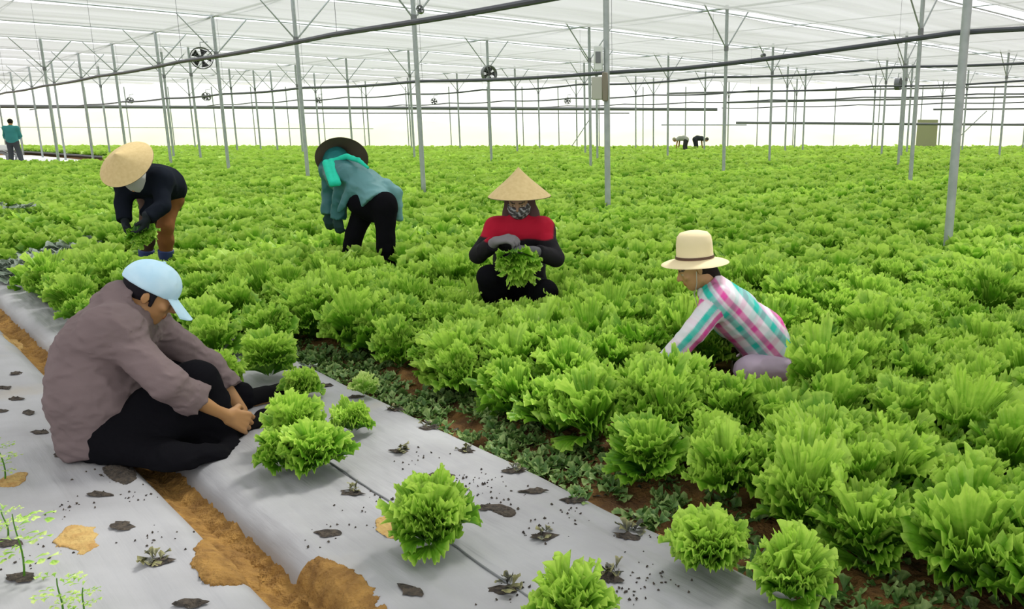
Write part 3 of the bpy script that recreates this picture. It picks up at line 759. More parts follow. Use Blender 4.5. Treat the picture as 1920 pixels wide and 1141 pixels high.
# cut lettuces lying on the film
def cut(x, y, R, H, seed, lab, m='leaf', tilt=(0, 0), rz=0., nleaf=30, z=None, frill=.0175, up=.85, tb=.25, waves=2.4):
    g = G(x, y, .1); g[2] = bed_height(*ST(g)) if z is None else z
    me = head_mesh('lettuce', seed, M[m], nleaf=nleaf + 4, nu=13, nv=69, R=R, H=H, frill=frill, waves=waves, upright=up, tbase=tb)
    o = link('lettuce', me, None, category='lettuce', label=lab); o.location = g; o.rotation_euler = (tilt[0], tilt[1], rz)
    return o
cut(808, 1030, .120, .185, 900, 'largest cut lettuce, lying alone on the film at the bottom middle', nleaf=44, frill=.018, waves=2.5)
cut(592, 885, .122, .15, 901, 'big cut lettuce nearest in the pile right of the man', nleaf=36)
cut(556, 835, .095, .16, 902, 'yellow-green cut lettuce at the back of the pile, beside the man\'s hand', nleaf=30, tb=.36, z=.12)
cut(530, 880, .085, .12, 903, 'cut lettuce at the left of the pile, below the man\'s hand', nleaf=26)
cut(662, 812, .075, .10, 904, 'small flat cut lettuce at the right of the pile', nleaf=26, tb=.38)
cut(566, 748, .080, .11, 905, 'small lettuce just beyond the man\'s boots', nleaf=28, tb=.32)
cut(685, 742, .060, .10, 906, 'small pale broad-leaved lettuce at the furrow edge', m='leaf_pale', nleaf=14, frill=.008, waves=2.5, tb=.3)
cut(1330, 1072, .128, .15, 907, 'cut lettuce at the right, against the furrow', nleaf=34, tb=.3, waves=2.4)
cut(1484, 1125, .10, .17, 908, 'upright cut lettuce at the bottom right corner of the film', nleaf=28, tb=.38)
cut(1072, 1195, .095, .16, 909, 'lettuce cut off by the bottom edge of the view', nleaf=30, tb=.36)
cut(88, 552, .10, .13, 910, 'single small lettuce on the far end of the film, left', nleaf=22, tb=.36)
cut(415, 740, .11, .20, 911, 'lettuce just behind the man\'s knees', nleaf=26, tb=.36)
cut(505, 710, .125, .24, 912, 'lettuce behind the man\'s outstretched boots', nleaf=28, tb=.28)

# ------------------------------------------------------------------ people (one smooth skin each, grown from limb volumes)
class Flesh:
    def __init__(s, lo, hi, vox):
        s.lo = np.asarray(lo, float); s.v = vox; s.n = np.ceil((np.asarray(hi) - s.lo) / vox).astype(int) + 2
        s.f = np.full(s.n, .12, np.float32)
    def sub(s):
        q = Flesh.__new__(Flesh); q.lo, q.v, q.n = s.lo, s.v, s.n; q.f = np.full(s.n, .12, np.float32); return q
    def _win(s, a, b):
        i0 = np.clip(np.floor((a - s.lo) / s.v).astype(int), 0, s.n - 1); i1 = np.clip(np.ceil((b - s.lo) / s.v).astype(int) + 1, 1, s.n)
        if (i1 <= i0).any(): return None
        ax = [s.lo[k] + s.v * np.arange(i0[k], i1[k]) for k in range(3)]
        X, Y, Z = np.meshgrid(*ax, indexing='ij'); return (slice(i0[0], i1[0]), slice(i0[1], i1[1]), slice(i0[2], i1[2])), np.stack([X, Y, Z], -1)
    def _mix(s, sl, d, k):
        a = s.f[sl]
        if k > 0: h = np.maximum(k - np.abs(a - d), 0) / k; s.f[sl] = np.minimum(a, d) - h * h * k * .25
        else: s.f[sl] = np.minimum(a, d)
    def cap(s, a, b, r1, r2=None, k=.02):
        a, b = np.asarray(a, float), np.asarray(b, float); r2 = r1 if r2 is None else r2; m = max(r1, r2) + k * 1.2 + .03
        w = s._win(np.minimum(a, b) - m, np.maximum(a, b) + m)
        if w is None: return s
        sl, P = w; ab = b - a; t = np.clip(((P - a) @ ab) / (ab @ ab + 1e-9), 0, 1)
        d = np.linalg.norm(P - a - t[..., None] * ab, axis=-1) - (r1 + (r2 - r1) * t); s._mix(sl, d.astype(np.float32), k); return s
    def chain(s, pts, rs, k=.02):
        for i in range(len(pts) - 1): s.cap(pts[i], pts[i + 1], rs[i], rs[i + 1], k)
        return s
    def ell(s, c, rad, R=None, k=.02):
        c = np.asarray(c, float); rad = np.asarray(rad, float); m = rad.max() + k * 1.2 + .03; w = s._win(c - m, c + m)
        if w is None: return s
        sl, P = w; Q = P - c
        if R is not None: Q = Q @ R
        k0 = np.linalg.norm(Q / rad, axis=-1); k1 = np.linalg.norm(Q / rad ** 2, axis=-1) + 1e-6
        s._mix(sl, (k0 * (k0 - 1) / k1).astype(np.float32), k); return s
    def grid(s):
        ax = [s.lo[k] + s.v * np.arange(s.n[k]) for k in range(3)]; X, Y, Z = np.meshgrid(*ax, indexing='ij', copy=False); return X, Y, Z
    def cut(s, p, n):                               # keeps the side n points away from
        n = unit(n); X, Y, Z = s.grid(); s.f = np.maximum(s.f, ((X - p[0]) * n[0] + (Y - p[1]) * n[1] + (Z - p[2]) * n[2]).astype(np.float32)); return s
    def merge(s, o, k=.02):
        h = np.maximum(k - np.abs(s.f - o.f), 0) / max(k, 1e-6); s.f = np.minimum(s.f, o.f) - h * h * k * .25; return s
    def minus(s, o): s.f = np.maximum(s.f, -o.f); return s
    def wrinkle(s, amp, sc, seed, aniso=(1, 1, 1)):
        m = np.abs(s.f) < .03; idx = np.argwhere(m); P = s.lo + idx * s.v
        w = fbm(P * np.array(aniso), sc, seed, 3); w = np.clip(1 - np.abs(w) * 1.3, 0, 1) ** 1.5; s.f[m] += (-amp * w).astype(np.float32); return s
    def mesh(s, name, colf, smooth=2):
        f = s.f; neg = f < 0
        c = [neg[i:i - 1 or None, j:j - 1 or None, k:k - 1 or None] for i in (0, 1) for j in (0, 1) for k in (0, 1)]
        cnt = sum(q.astype(np.int8) for q in c); act = (cnt > 0) & (cnt < 8); idx = np.argwhere(act)
        vid = np.full(act.shape, -1, np.int64); vid[act] = np.arange(len(idx))
        acc = np.zeros((len(idx), 3)); num = np.zeros(len(idx)); i, j, k = idx.T
        cor = [(a, b, d) for a in (0, 1) for b in (0, 1) for d in (0, 1)]
        for A in cor:
            for ax in range(3):
                if A[ax]: continue
                Bc = list(A); Bc[ax] = 1
                fa = f[i + A[0], j + A[1], k + A[2]]; fb = f[i + Bc[0], j + Bc[1], k + Bc[2]]; mm = (fa < 0) != (fb < 0)
                tt = np.where(mm, fa / (fa - fb + 1e-12), 0); p = np.tile(np.array(A, float), (len(idx), 1)); p[:, ax] += tt
                acc += p * mm[:, None]; num += mm
        V = s.lo + s.v * (idx + acc / num[:, None])
        Fs = []
        for ax in range(3):
            sl0 = [slice(1, -1)] * 3; sl0[ax] = slice(0, -1); sl1 = [slice(1, -1)] * 3; sl1[ax] = slice(1, None)
            a = neg[tuple(sl0)]; b = neg[tuple(sl1)]; ch = np.argwhere(a != b); off = np.array([1, 1, 1]); off[ax] = 0; e = ch + off
            u, w = (ax + 1) % 3, (ax + 2) % 3; du = np.zeros(3, int); du[u] = 1; dw = np.zeros(3, int); dw[w] = 1
            q = [vid[tuple((e - x).T)] for x in (0 * du, du, du + dw, dw)]; q = np.stack(q, 1)
            fl = ~a[tuple(ch.T)]; q[fl] = q[fl][:, ::-1]; Fs.append(q)
        Fq = np.concatenate(Fs); Fq = Fq[(Fq >= 0).all(1)]
        for _ in range(smooth):
            A = np.zeros_like(V); N_ = np.zeros(len(V))
            for a, b in ((0, 1), (1, 2), (2, 3), (3, 0)):
                for x, y in ((a, b), (b, a)):
                    A += np.stack([np.bincount(Fq[:, x], V[Fq[:, y], q], len(V)) for q in range(3)], 1); N_ += np.bincount(Fq[:, x], minlength=len(V))
            V = .5 * V + .5 * A / np.maximum(N_, 1)[:, None]
        return mesh_np(name, V, Fq, attrs={'col': ('c', colf(V))})
def flat(c): return lambda V: np.tile(np.array(c, float), (len(V), 1))
def wear(part, name, fl, colf, m, parent, smooth=2, **pr):
    return link(name, fl.mesh(name, colf, smooth), M[m], parent, **pr)

def head(S, c, R, sc=1., k=.018, ears=True):
    """R columns: right, forward, up"""
    def p(x, y, z): return c + sc * (R @ np.array([x, y, z]))
    S.ell(p(0, -.012, .035), np.array([.076, .096, .084]) * sc, R, k)
    S.ell(p(0, .03, -.035), np.array([.058, .062, .075]) * sc, R, .03)
    S.ell(p(0, .058, -.085), np.array([.026, .022, .02]) * sc, R, .02)
    S.cap(p(-.045, .0, -.06), p(0, .05, -.088), .02 * sc, .018 * sc, .02); S.cap(p(.045, .0, -.06), p(0, .05, -.088), .02 * sc, .018 * sc, .02)
    S.cap(p(-.03, .078, .022), p(.03, .078, .022), .012 * sc, .012 * sc, .012)
    S.cap(p(0, .088, .012), p(0, .108, -.022), .008 * sc, .013 * sc, .008)
    for q in (-1, 1):
        S.ell(p(q * .011, .098, -.027), np.array([.008, .009, .007]) * sc, R, .006)
        S.ell(p(q * .042, .066, -.018), np.array([.02, .018, .018]) * sc, R, .015)
        S.ell(p(q * .031, .074, .004), np.array([.014, .012, .010]) * sc, R, .004)
        if ears:
            S.ell(p(q * .078, -.008, -.006), np.array([.006, .016, .027]) * sc, R, .004)
            S.ell(p(q * .083, -.018, -.002), np.array([.005, .006, .019]) * sc, R, .002)
    S.cap(p(-.019, .088, -.052), p(.019, .088, -.052), .0065 * sc, .0065 * sc, .004)
    S.cap(p(-.016, .086, -.062), p(.016, .086, -.062), .007 * sc, .007 * sc, .004)
def face_color(c, R, sc, base):
    base = np.array(base)
    def f(V):
        q = (V - c) @ R / sc; C = np.tile(base, (len(V), 1))
        def blend(m, col): C[m] = np.array(col)
        blend((np.abs(q[:, 0]) < .024) & (q[:, 1] > .075) & (q[:, 2] > -.067) & (q[:, 2] < -.047), base * np.array([.85, .55, .5]))
        for s in (-1, 1):
            e = ((q[:, 0] - s * .031) / .013) ** 2 + ((q[:, 2] - .004) / .0045) ** 2
            blend((e < 1) & (q[:, 1] > .06), (.55, .5, .45)); blend((((q[:, 0] - s * .031) / .005) ** 2 + ((q[:, 2] - .004) / .0045) ** 2 < 1) & (q[:, 1] > .06), (.02, .015, .01))
            b = (np.abs(q[:, 0] - s * .032) < .019) & (np.abs(q[:, 2] - .026) < .0045) & (q[:, 1] > .06); blend(b, (.02, .015, .012))
        return C
    return f
def hand(S, w, dirv, palm, thumb, sc=1., curl=(.5, .5, .6, .6), k=.003, add=0.):
    """w wrist, dirv along the palm, palm the way the palm faces, thumb the side the thumb leaves"""
    d = unit(dirv); n = unit(np.asarray(palm) - d * (np.asarray(palm) @ d)); t = np.cross(d, n); t = t if t @ np.asarray(thumb) > 0 else -t
    L = .088 * sc
    for i in range(4):
        o = (1.5 - i) * .0215 * sc; kn = w + d * (L - abs(o) * .12) + t * o
        S.cap(w + t * o * .55 + d * .01, kn, .015 * sc + add, .0115 * sc + add, .012)
        a = curl[i]; p = kn; dd = d; acc = 0
        for sl, rr in zip(np.array([.043, .027, .021]) * sc * (1, 1.08, 1, .82)[i], (.0094, .0086, .0076)):
            acc += a; dd = d * math.cos(acc) + n * math.sin(acc); q = p + dd * sl; S.cap(p, q, rr * sc + add, rr * sc * .93 + add, k); p = q
    b = w + d * .022 * sc + t * .026 * sc + n * .006; m1 = b + (d * .55 + t * .6 + n * .35) * .042 * sc; m2 = m1 + unit(d * .8 + t * .1 + n * .6) * .034 * sc
    S.cap(w + d * .012, b, .016 * sc + add, .014 * sc + add, .01); S.cap(b, m1, .0135 * sc + add, .0115 * sc + add, k); S.cap(m1, m2, .011 * sc + add, .009 * sc + add, k)

def torso(S, J, off=0., k=.06, sc=1.):
    rt = unit(J['shR'] - J['shL']); w = np.linalg.norm(J['shR'] - J['shL']) / 2
    for q in (-1, 1):
        S.cap(J['pelvis'] + rt * q * .065 * sc, J['belly'] + rt * q * .05 * sc, (.112 + off) * sc, (.105 + off) * sc, k)
        S.cap(J['belly'] + rt * q * .05 * sc, J['chest'] + rt * q * .065 * sc, (.105 + off) * sc, (.105 + off) * sc, k)
    S.cap(J['shL'], J['chest'], (.062 + off) * sc, (.08 + off) * sc, k); S.cap(J['shR'], J['chest'], (.062 + off) * sc, (.08 + off) * sc, k)
    S.cap(J['shL'], J['shR'], (.06 + off) * sc, (.06 + off) * sc, k); S.cap(J['chest'], J['neck'], (.085 + off) * sc, (.06 + off) * sc, k)
def arm(S, J, side, off=0., k=.02, to=1., sc=1.):
    a, b, c = J['sh' + side], J['el' + side], J['wr' + side]; e = b + (c - b) * to
    S.cap(a, b, (.052 + off) * sc, (.04 + off) * sc, k); S.cap(b, e, (.04 + off) * sc, (.04 - .013 * to + off) * sc, k)
def leg(S, J, side, off=0., k=.03, to=1., sc=1., flare=0.):
    a, b, c = J['hip' + side], J['kn' + side], J['an' + side]; e = b + (c - b) * to
    S.cap(a, b, (.088 + off) * sc, (.058 + off) * sc, k); m = b + (c - b) * .3
    S.cap(b, m, (.056 + off) * sc, (.056 + off) * sc, k); S.cap(m, e, (.056 + off) * sc, (.056 - .02 * to + off + flare) * sc, k)
def sleeve(S, J, side, off, to, sc=1., k=.03):
    """upper arm and forearm cloth; only the forearm piece is cut square at the cuff"""
    a, b, c = J['sh' + side], J['el' + side], J['wr' + side]; S.cap(a, b, (.052 + off) * sc, (.04 + off) * sc, k)
    A = S.sub(); e = b + (c - b) * (to + .1); A.cap(b, e, (.04 + off) * sc, (.036 + off) * sc, 0); A.cut(b + (c - b) * to, c - b); S.merge(A, .012)
def neckhole(S, J, hc, r=.064, st=.055):
    nd = unit(hc - J['neck']); A = S.sub(); A.cap(J['neck'] + nd * st, J['neck'] + nd * .25, r, r + .04, 0); S.minus(A)
def foot(S, J, side, off=0., k=.015, sc=1.):
    a, t = J['an' + side], J['toe' + side]; up = np.array([0, 0, 1.]); h = a - unit(t - a) * .045 * sc - up * .045 * sc
    S.cap(a, h, (.036 + off) * sc, (.034 + off) * sc, k); S.cap(h, t, (.033 + off) * sc, (.03 + off) * sc, k); S.cap(a, a + (t - a) * .55, (.036 + off) * sc, (.034 + off) * sc, k)
def bounds(J, m=.2):
    P = np.array([v for v in J.values()]); return P.min(0) - m, P.max(0) + m
SKIN = (.46, .24, .10)
def person(J, hc, hR, label, vox=.008, skin=SKIN, hands=(), sc=1., hsc=1., ears=True, category='person'):
    lo, hi = bounds(J); S = Flesh(lo, hi, vox)
    torso(S, J, 0, sc=sc)
    for q in 'LR':
        if 'el' + q in J: arm(S, J, q, sc=sc)
        leg(S, J, q, sc=sc); foot(S, J, q, sc=sc)
    S.cap(J['neck'], hc + hR @ np.array([0, -.02, -.04]) * hsc, .056 * sc, .052 * sc, .03); head(S, hc, hR, hsc, ears=ears)
    for h in hands: hand(S, *h)
    o = link('person', S.mesh('person', face_color(hc, hR, hsc, skin)), M['skin'], category=category, label=label)
    return o, (lo, hi, vox)
def rot(fwd, upv):
    f = unit(fwd); u = unit(np.asarray(upv) - f * (np.asarray(upv) @ f)); r = np.cross(f, u); return basis(r, f, u)
def cone_hat(parent, c, R, r=.21, h=.17, strap=None, inner='straw_inside'):
    prof = [(.001, h)] + [(r * q, h * (1 - q) ** 1.0 * (1 - .06 * math.sin(q * math.pi))) for q in np.linspace(.03, 1, 46)]
    m = MB().lathe(prof, 56, R, c, close=False)
    o = m.build('hat', M['straw'], parent)
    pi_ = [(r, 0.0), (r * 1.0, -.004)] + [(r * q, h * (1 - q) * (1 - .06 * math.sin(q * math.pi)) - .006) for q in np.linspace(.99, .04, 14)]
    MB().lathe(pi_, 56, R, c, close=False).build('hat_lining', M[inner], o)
    return o

# --- the man in the cap, seated on the film
J = dict(pelvis=U(200, 806, 3.14), belly=U(182, 735, 3.14), chest=U(196, 650, 3.20), neck=U(233, 568, 3.24), shR=U(212, 622, 3.08), shL=U(262, 600, 3.40),
         elR=U(318, 722, 3.02), wrR=U(425, 779, 3.18), elL=U(395, 690, 3.52), wrL=U(452, 768, 3.50),
         hipR=U(210, 815, 3.08), hipL=U(232, 800, 3.32), knR=U(366, 716, 3.16), knL=U(335, 700, 3.46), anR=U(425, 828, 3.24), toeR=U(524, 776, 3.44), anL=U(455, 752, 3.60), toeL=U(535, 732, 3.78))
fw = unit(np.array([.86, .42, 0])); hf = unit(fw * math.cos(math.radians(33)) - np.array([0, 0, math.sin(math.radians(33))])); hR = rot(hf, (0, 0, 1)); hc = U(281, 552, 3.27)
hd = unit(J['wrR'] - J['elR'])
man, (lo, hi, vx) = person(J, hc, hR, 'seated man in a pale blue cap and grey-brown shirt, reaching towards cut lettuces', vox=.005,
    hands=[(J['wrR'], hd + np.array([.05, .1, .1]), np.array([-.15, .8, -.55]), (0, .3, 1), 1.12, (.6, .65, .7, .75)), (J['wrL'], unit(J['wrL'] - J['elL']), np.array([0, -.3, -1]), (0, -1, 0), 1., (.6, .6, .7, .7))])
vx = .0062
S = Flesh(lo, hi, vx); torso(S, J, .03, sc=1.06); S.cap(J['pelvis'] + np.array([-.0, 0, -.0]), J['chest'], .125, .13, .05)
S.ell(U(172, 700, 3.18), (.13, .15, .19), None, .05)
tb = S
for q, to in (('R', .42), ('L', .45)):
    A = S.sub(); sleeve(A, J, q, .024, to); cutp = J['el' + q] + (J['wr' + q] - J['el' + q]) * to
    cuff = S.sub(); cd = unit(J['wr' + q] - J['el' + q]); cuff.cap(cutp - cd * .05, cutp + cd * .05, .069, .067, 0); cuff.cut(cutp + cd * .012, cd); cuff.cut(cutp - cd * .035, -cd); A.merge(cuff, .006); S.merge(A, .03)
nd = unit(hc - J['neck']); neckhole(S, J, hc, .070, -.015); S.cut(J['pelvis'] + np.array([0, 0, -.07]), (.15, -.1, -1))
S.wrinkle(.008, 9, 5, (1, 1, 2.2)); S.wrinkle(.004, 20, 8, (.8, 1, 2.2))
def shirtc(V):
    C = np.tile(np.array([.185, .14, .142]), (len(V), 1)); n_ = fbm(V, 9, 3, 3)[:, None]; return np.clip(C * (1 + .07 * n_), 0, 1)
shirt = wear(None, 'shirt', S, shirtc, 'cloth', man)
S2 = Flesh(lo, hi, vx); col = S2; a = J['neck'] - nd * .028; col.cap(a - nd * .03, a + nd * .012, .078, .072, 0); inner = S2.sub(); inner.cap(a - nd * .1, a + nd * .12, .062, .060, 0); col.cut(a + nd * .014 + np.array([-.01, 0, 0]), nd); col.minus(inner)
wear(None, 'collar', col, shirtc, 'cloth', shirt)
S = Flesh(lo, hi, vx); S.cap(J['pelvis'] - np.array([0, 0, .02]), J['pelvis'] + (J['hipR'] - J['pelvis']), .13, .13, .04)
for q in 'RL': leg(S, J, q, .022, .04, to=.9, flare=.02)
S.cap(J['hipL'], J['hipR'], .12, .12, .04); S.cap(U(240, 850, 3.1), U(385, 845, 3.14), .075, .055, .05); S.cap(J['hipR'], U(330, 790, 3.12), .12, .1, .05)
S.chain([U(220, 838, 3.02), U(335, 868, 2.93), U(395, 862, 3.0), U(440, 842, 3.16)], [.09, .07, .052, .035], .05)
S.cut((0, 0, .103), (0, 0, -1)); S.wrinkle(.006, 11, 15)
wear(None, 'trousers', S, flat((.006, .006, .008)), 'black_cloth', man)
for q in 'RL':
    S = Flesh(J['an' + q] - .3, J['an' + q] + .45, .006); foot(S, J, q, .014); S.cap(J['an' + q], J['an' + q] + unit(J['kn' + q] - J['an' + q]) * .09, .05, .056, .02); S.cut((0, 0, .105), (0, 0, -1))
    t_ = J['toe' + q]; S.cap(t_ - np.array([.06, .03, .005]), t_ + np.array([.02, .01, 0]), .04, .036, .02)
    wear(None, 'boot', S, flat((.008, .008, .009)), 'black_cloth', man)
# hair under the cap
S = Flesh(hc - .2, hc + .2, .005); P = lambda x, y, z: hc + hR @ np.array([x, y, z])
S.ell(P(0, -.016, .035), (.080, .098, .088), hR, 0); S.cut(P(0, .02, 0), hR @ np.array([0, .9, -.25])); S.cut(P(0, 0, -.022), hR @ np.array([0, .25, -1]))
for q in (-1, 1): S.cap(P(q * .074, .012, .03), P(q * .073, .02, -.025), .011, .007, .006)
S.wrinkle(.002, 70, 3); wear(None, 'hair', S, flat((.012, .01, .014)), 'cloth', man)
S = Flesh(hc - .25, hc + .3, .005); S.ell(P(0, -.014, .045), (.091, .112, .098), hR, 0); S.cut(P(0, 0, .024), hR @ np.array([0, -.05, -1])); S.wrinkle(.0015, 22, 6)
capo = link('cap', S.mesh('cap', flat((.5, .76, .93))), M['cap'], man)
# brim: curved shell
V = []; n1, n2 = 14, 9
for i in range(n1 + 1):
    a = (i / n1 - .5) * 1.75 * 1.05
    for j in range(n2 + 1):
        q = j / n2; x = math.sin(a) * .089 * (1 - .16 * q); y = .030 + math.cos(a) * .058 + q * .098 * (math.cos(a * .95) ** .6 if abs(a) < 1.4 else 0); z = .034 - .22 * abs(x) ** 1.4 - .056 * q
        V.append(P(x, y, z))
V2 = [v - hR[:, 2] * .004 for v in V]; m_ = len(V)
Fs = [(i * (n2 + 1) + j, i * (n2 + 1) + j + 1, (i + 1) * (n2 + 1) + j + 1, (i + 1) * (n2 + 1) + j) for i in range(n1) for j in range(n2)]
Fs = Fs + [tuple(q + m_ for q in reversed(f)) for f in Fs]
rim = [j for j in range(n2 + 1)] + [i * (n2 + 1) + n2 for i in range(1, n1 + 1)] + [n1 * (n2 + 1) + j for j in range(n2 - 1, -1, -1)]
Fs += [(rim[i], rim[i] + m_, rim[i + 1] + m_, rim[i + 1]) for i in range(len(rim) - 1)]
MB().add(V + V2, Fs).build('brim', M['cap'], capo)
MB().tube([P(0, -.014, .143), P(0, -.014, .149)], [.008, .005], 10).build('button', M['cap'], capo)
# --- woman in the plaid shirt
J = dict(pelvis=U(1442, 658, 4.40), belly=U(1425, 628, 4.38), chest=U(1377, 588, 4.34), neck=U(1336, 540, 4.30), shL=U(1346, 566, 4.16), shR=U(1352, 558, 4.50),
         elL=U(1301, 622, 4.06), wrL=U(1246, 684, 4.02), elR=U(1345, 628, 4.52), wrR=U(1300, 662, 4.38), hipL=U(1448, 690, 4.28), hipR=U(1446, 684, 4.50),
         knL=U(1402, 694, 4.14), knR=U(1395, 686, 4.50), anL=U(1430, 715, 4.22), anR=U(1428, 708, 4.46), toeL=U(1385, 728, 4.18), toeR=U(1385, 720, 4.46))
for q in 'LR':
    J['an' + q][2] = .10; J['toe' + q][2] = .06
hf = unit(np.array([-.93, -.12, -.42])); hR = rot(hf, (.15, 0, 1)); hc = U(1303, 502, 4.28)
w, (lo, hi, vx) = person(J, hc, hR, 'woman in a pale brimmed hat and pink, white and teal plaid shirt', vox=.0068, skin=(.5, .28, .13), hsc=.98,
    hands=[(J['wrL'], unit(J['wrL'] - J['elL']), (.3, .3, -1), (0, 1, 0), .92), (J['wrR'], unit(J['wrR'] - J['elR']), (.3, -.3, -1), (0, -1, 0), .92)], sc=.94)
S = Flesh(lo, hi, vx); torso(S, J, .022, sc=.98)
ST_ = S
for q, to in (('L', .98), ('R', .7)): A = S.sub(); sleeve(A, J, q, .02, to); S.merge(A, .03)
neckhole(S, J, hc); S.wrinkle(.006, 12, 44, (1, 1, 1.5))
PINK, TEAL, WHT, LIL = np.array([.72, .08, .36]), np.array([.03, .5, .42]), np.array([.78, .74, .80]), np.array([.62, .52, .66])
def bands(x, per):
    q = (x % per) / per; e = .02
    xs, cs = [0], [WHT]
    for p, c in ((.12, TEAL), (.38, LIL), (.47, WHT), (.55, PINK), (.78, WHT)): xs += [p - e, p + e]; cs += [cs[-1], c]
    xs.append(1); cs.append(WHT); cs = np.array(cs)
    return np.stack([np.interp(q, xs, cs[:, k]) for k in range(3)], 1)
def plaid(V):
    ax = unit(J['pelvis'] - J['neck']); sh = unit(J['shR'] - J['shL']); up = np.cross(ax, sh)
    a1 = unit(J['wrL'] - J['shL']); rel = V - J['shL']
    along = (V - J['neck']) @ ax; across = (V - J['neck']) @ up
    dist_arm = []
    for q in 'LR':
        d = np.full(len(V), 9.)
        for p0, p1 in ((J['sh' + q], J['el' + q]), (J['el' + q], J['wr' + q])):
            ab = p1 - p0; t_ = np.clip((V - p0) @ ab / (ab @ ab), 0, 1); d = np.minimum(d, np.linalg.norm(V - p0 - t_[:, None] * ab, axis=1))
        dist_arm.append(d)
    onarm = (np.minimum(*dist_arm) < .085) & (((V - J['chest']) @ unit(J['elL'] - J['shL'])) > .035)
    ad = unit(J['wrL'] - J['shL']); pr = unit(np.cross(ad, np.array([0, 1., 0])))
    u1 = np.where(onarm, (V - J['shL']) @ pr + .045, across * 1.0 + .3); u2 = np.where(onarm, (V - J['shL']) @ ad + .3, along + .5)
    C1 = bands(u1, .125); C2 = bands(u2 + .03, .14)
    k_ = np.where(onarm, .9, .74)[:, None]; return k_ * C1 + (1 - k_) * C2
wear(None, 'shirt', S, plaid, 'cloth', w, smooth=1)
S = Flesh(lo, hi, vx); S.cap(J['hipL'], J['hipR'], .105, .105, .04)
for q in 'LR': leg(S, J, q, .012, .03, to=.95)
S.wrinkle(.004, 13, 4); wear(None, 'trousers', S, flat((.52, .42, .54)), 'cloth', w)
for q in 'LR':
    S = Flesh(J['an' + q] - .25, J['an' + q] + .25, .008); foot(S, J, q, .01, sc=.94); wear(None, 'boot', S, flat((.03, .03, .035)), 'cloth_shiny', w)
S = Flesh(hc - .2, hc + .2, .006); P = lambda x, y, z: hc + hR @ np.array([x, y, z])
S.ell(P(0, -.018, .03), (.081, .098, .09), hR, 0); S.cut(P(0, .0, 0), hR @ np.array([0, 1, -.3])); S.cap(P(0, -.07, -.02), P(0, -.085, -.13), .042, .03, .03); S.wrinkle(.002, 60, 3)
wear(None, 'hair', S, flat((.02, .014, .012)), 'cloth', w)
Rh = rot(unit(np.array([-1, 0, -.06])), (.02, 0, 1)); hatc = U(1303, 487, 4.28)
prof = [(.001, .158), (.04, .157), (.075, .148), (.092, .128), (.098, .09), (.100, .03), (.104, .008), (.13, .000), (.165, -.008), (.182, -.016), (.184, -.019), (.180, -.020), (.13, -.006), (.1, .0)]
hat = MB().lathe(prof, 56, Rh, hatc, close=False).build('hat', M['straw_pale'], w)
MB().lathe([(.1025, .012), (.1025, .026), (.1045, .026), (.1055, .012)], 56, Rh, hatc).build('hat_band', M['band'], hat)
cordm = mat('grey cord', (.5, .48, .42), .7)
for q in (-1, 1):
    MB().tube([P(q * .082, .01, .0), P(q * .07, .03, -.06), P(q * .02, .05, -.115), P(0, .06, -.13), P(0, .07, -.20)], .0025, 6).build('chin_cord', cordm, hat)

# --- woman in red under the conical hat
J = dict(pelvis=U(975, 528, 5.70), belly=U(974, 492, 5.66), chest=U(974, 445, 5.60), neck=U(974, 408, 5.56), shR=U(932, 430, 5.55), shL=U(1016, 430, 5.55),
         elR=U(896, 478, 5.42), wrR=U(930, 452, 5.27), elL=U(1042, 484, 5.42), wrL=U(1000, 470, 5.24), hipR=U(950, 545, 5.66), hipL=U(1000, 545, 5.66),
         knR=U(918, 520, 5.28), knL=U(1022, 548, 5.26), anR=U(935, 585, 5.45), anL=U(1000, 590, 5.45), toeR=U(925, 600, 5.25), toeL=U(1005, 606, 5.25))
for q in 'LR':
    J['an' + q][2] = .11; J['toe' + q][2] = .06
hf = unit(np.array([0, -.92, -.38])); hR = rot(hf, (0, 0, 1)); hc = U(973, 376, 5.50)
w, (lo, hi, vx) = person(J, hc, hR, 'woman in a conical straw hat and red and black top, holding up a lettuce', vox=.008, hsc=.98, sc=.95, skin=(.35, .2, .12))
S = Flesh(lo, hi, vx); torso(S, J, .018, sc=.98)
for q in 'LR': A = S.sub(); sleeve(A, J, q, .016, .82); S.merge(A, .03)
neckhole(S, J, hc); S.wrinkle(.005, 13, 51)
zr = U(974, 452, 5.45)[2]
def redc(V):
    C = np.tile(np.array([.012, .011, .014]), (len(V), 1)); c0 = J['chest']
    m = np.clip(np.minimum(V[:, 2] - zr - .01 * np.sin(V[:, 0] * 22) - .1 * np.abs(V[:, 0] - c0[0]), .25 - np.abs(V[:, 0] - c0[0])) / .012 + .5, 0, 1)[:, None]
    return C * (1 - m) + np.array([.42, .008, .03]) * m
wear(None, 'top', S, redc, 'cloth', w, smooth=1)
S = Flesh(lo, hi, vx); S.cap(J['hipL'], J['hipR'], .12, .12, .05)
for q in 'LR': leg(S, J, q, .02, .04, to=.95)
S.wrinkle(.004, 12, 52); wear(None, 'trousers', S, flat((.006, .006, .008)), 'black_cloth', w)
for q in 'LR':
    S = Flesh(J['an' + q] - .25, J['an' + q] + .25, .009); foot(S, J, q, .012); wear(None, 'boot', S, flat((.03, .05, .05)), 'cloth_shiny', w)
S = Flesh(lo, hi, .006)
hand(S, J['wrR'], (.9, -.25, .25), (.2, .5, -1), (.2, 1, .6), 1., (.55, .6, .65, .7), add=.003); S.cap(J['wrR'] + .25 * (J['elR'] - J['wrR']), J['wrR'], .037, .033, .01)
wear(None, 'glove', S, flat((.2, .19, .2)), 'cloth', w)
S = Flesh(lo, hi, .006)
hand(S, J['wrL'], (-.9, -.25, .1), (-.2, .5, -1), (-.2, 1, .6), 1., (.55, .6, .65, .7), add=.003); S.cap(J['wrL'] + .25 * (J['elL'] - J['wrL']), J['wrL'], .037, .033, .01)
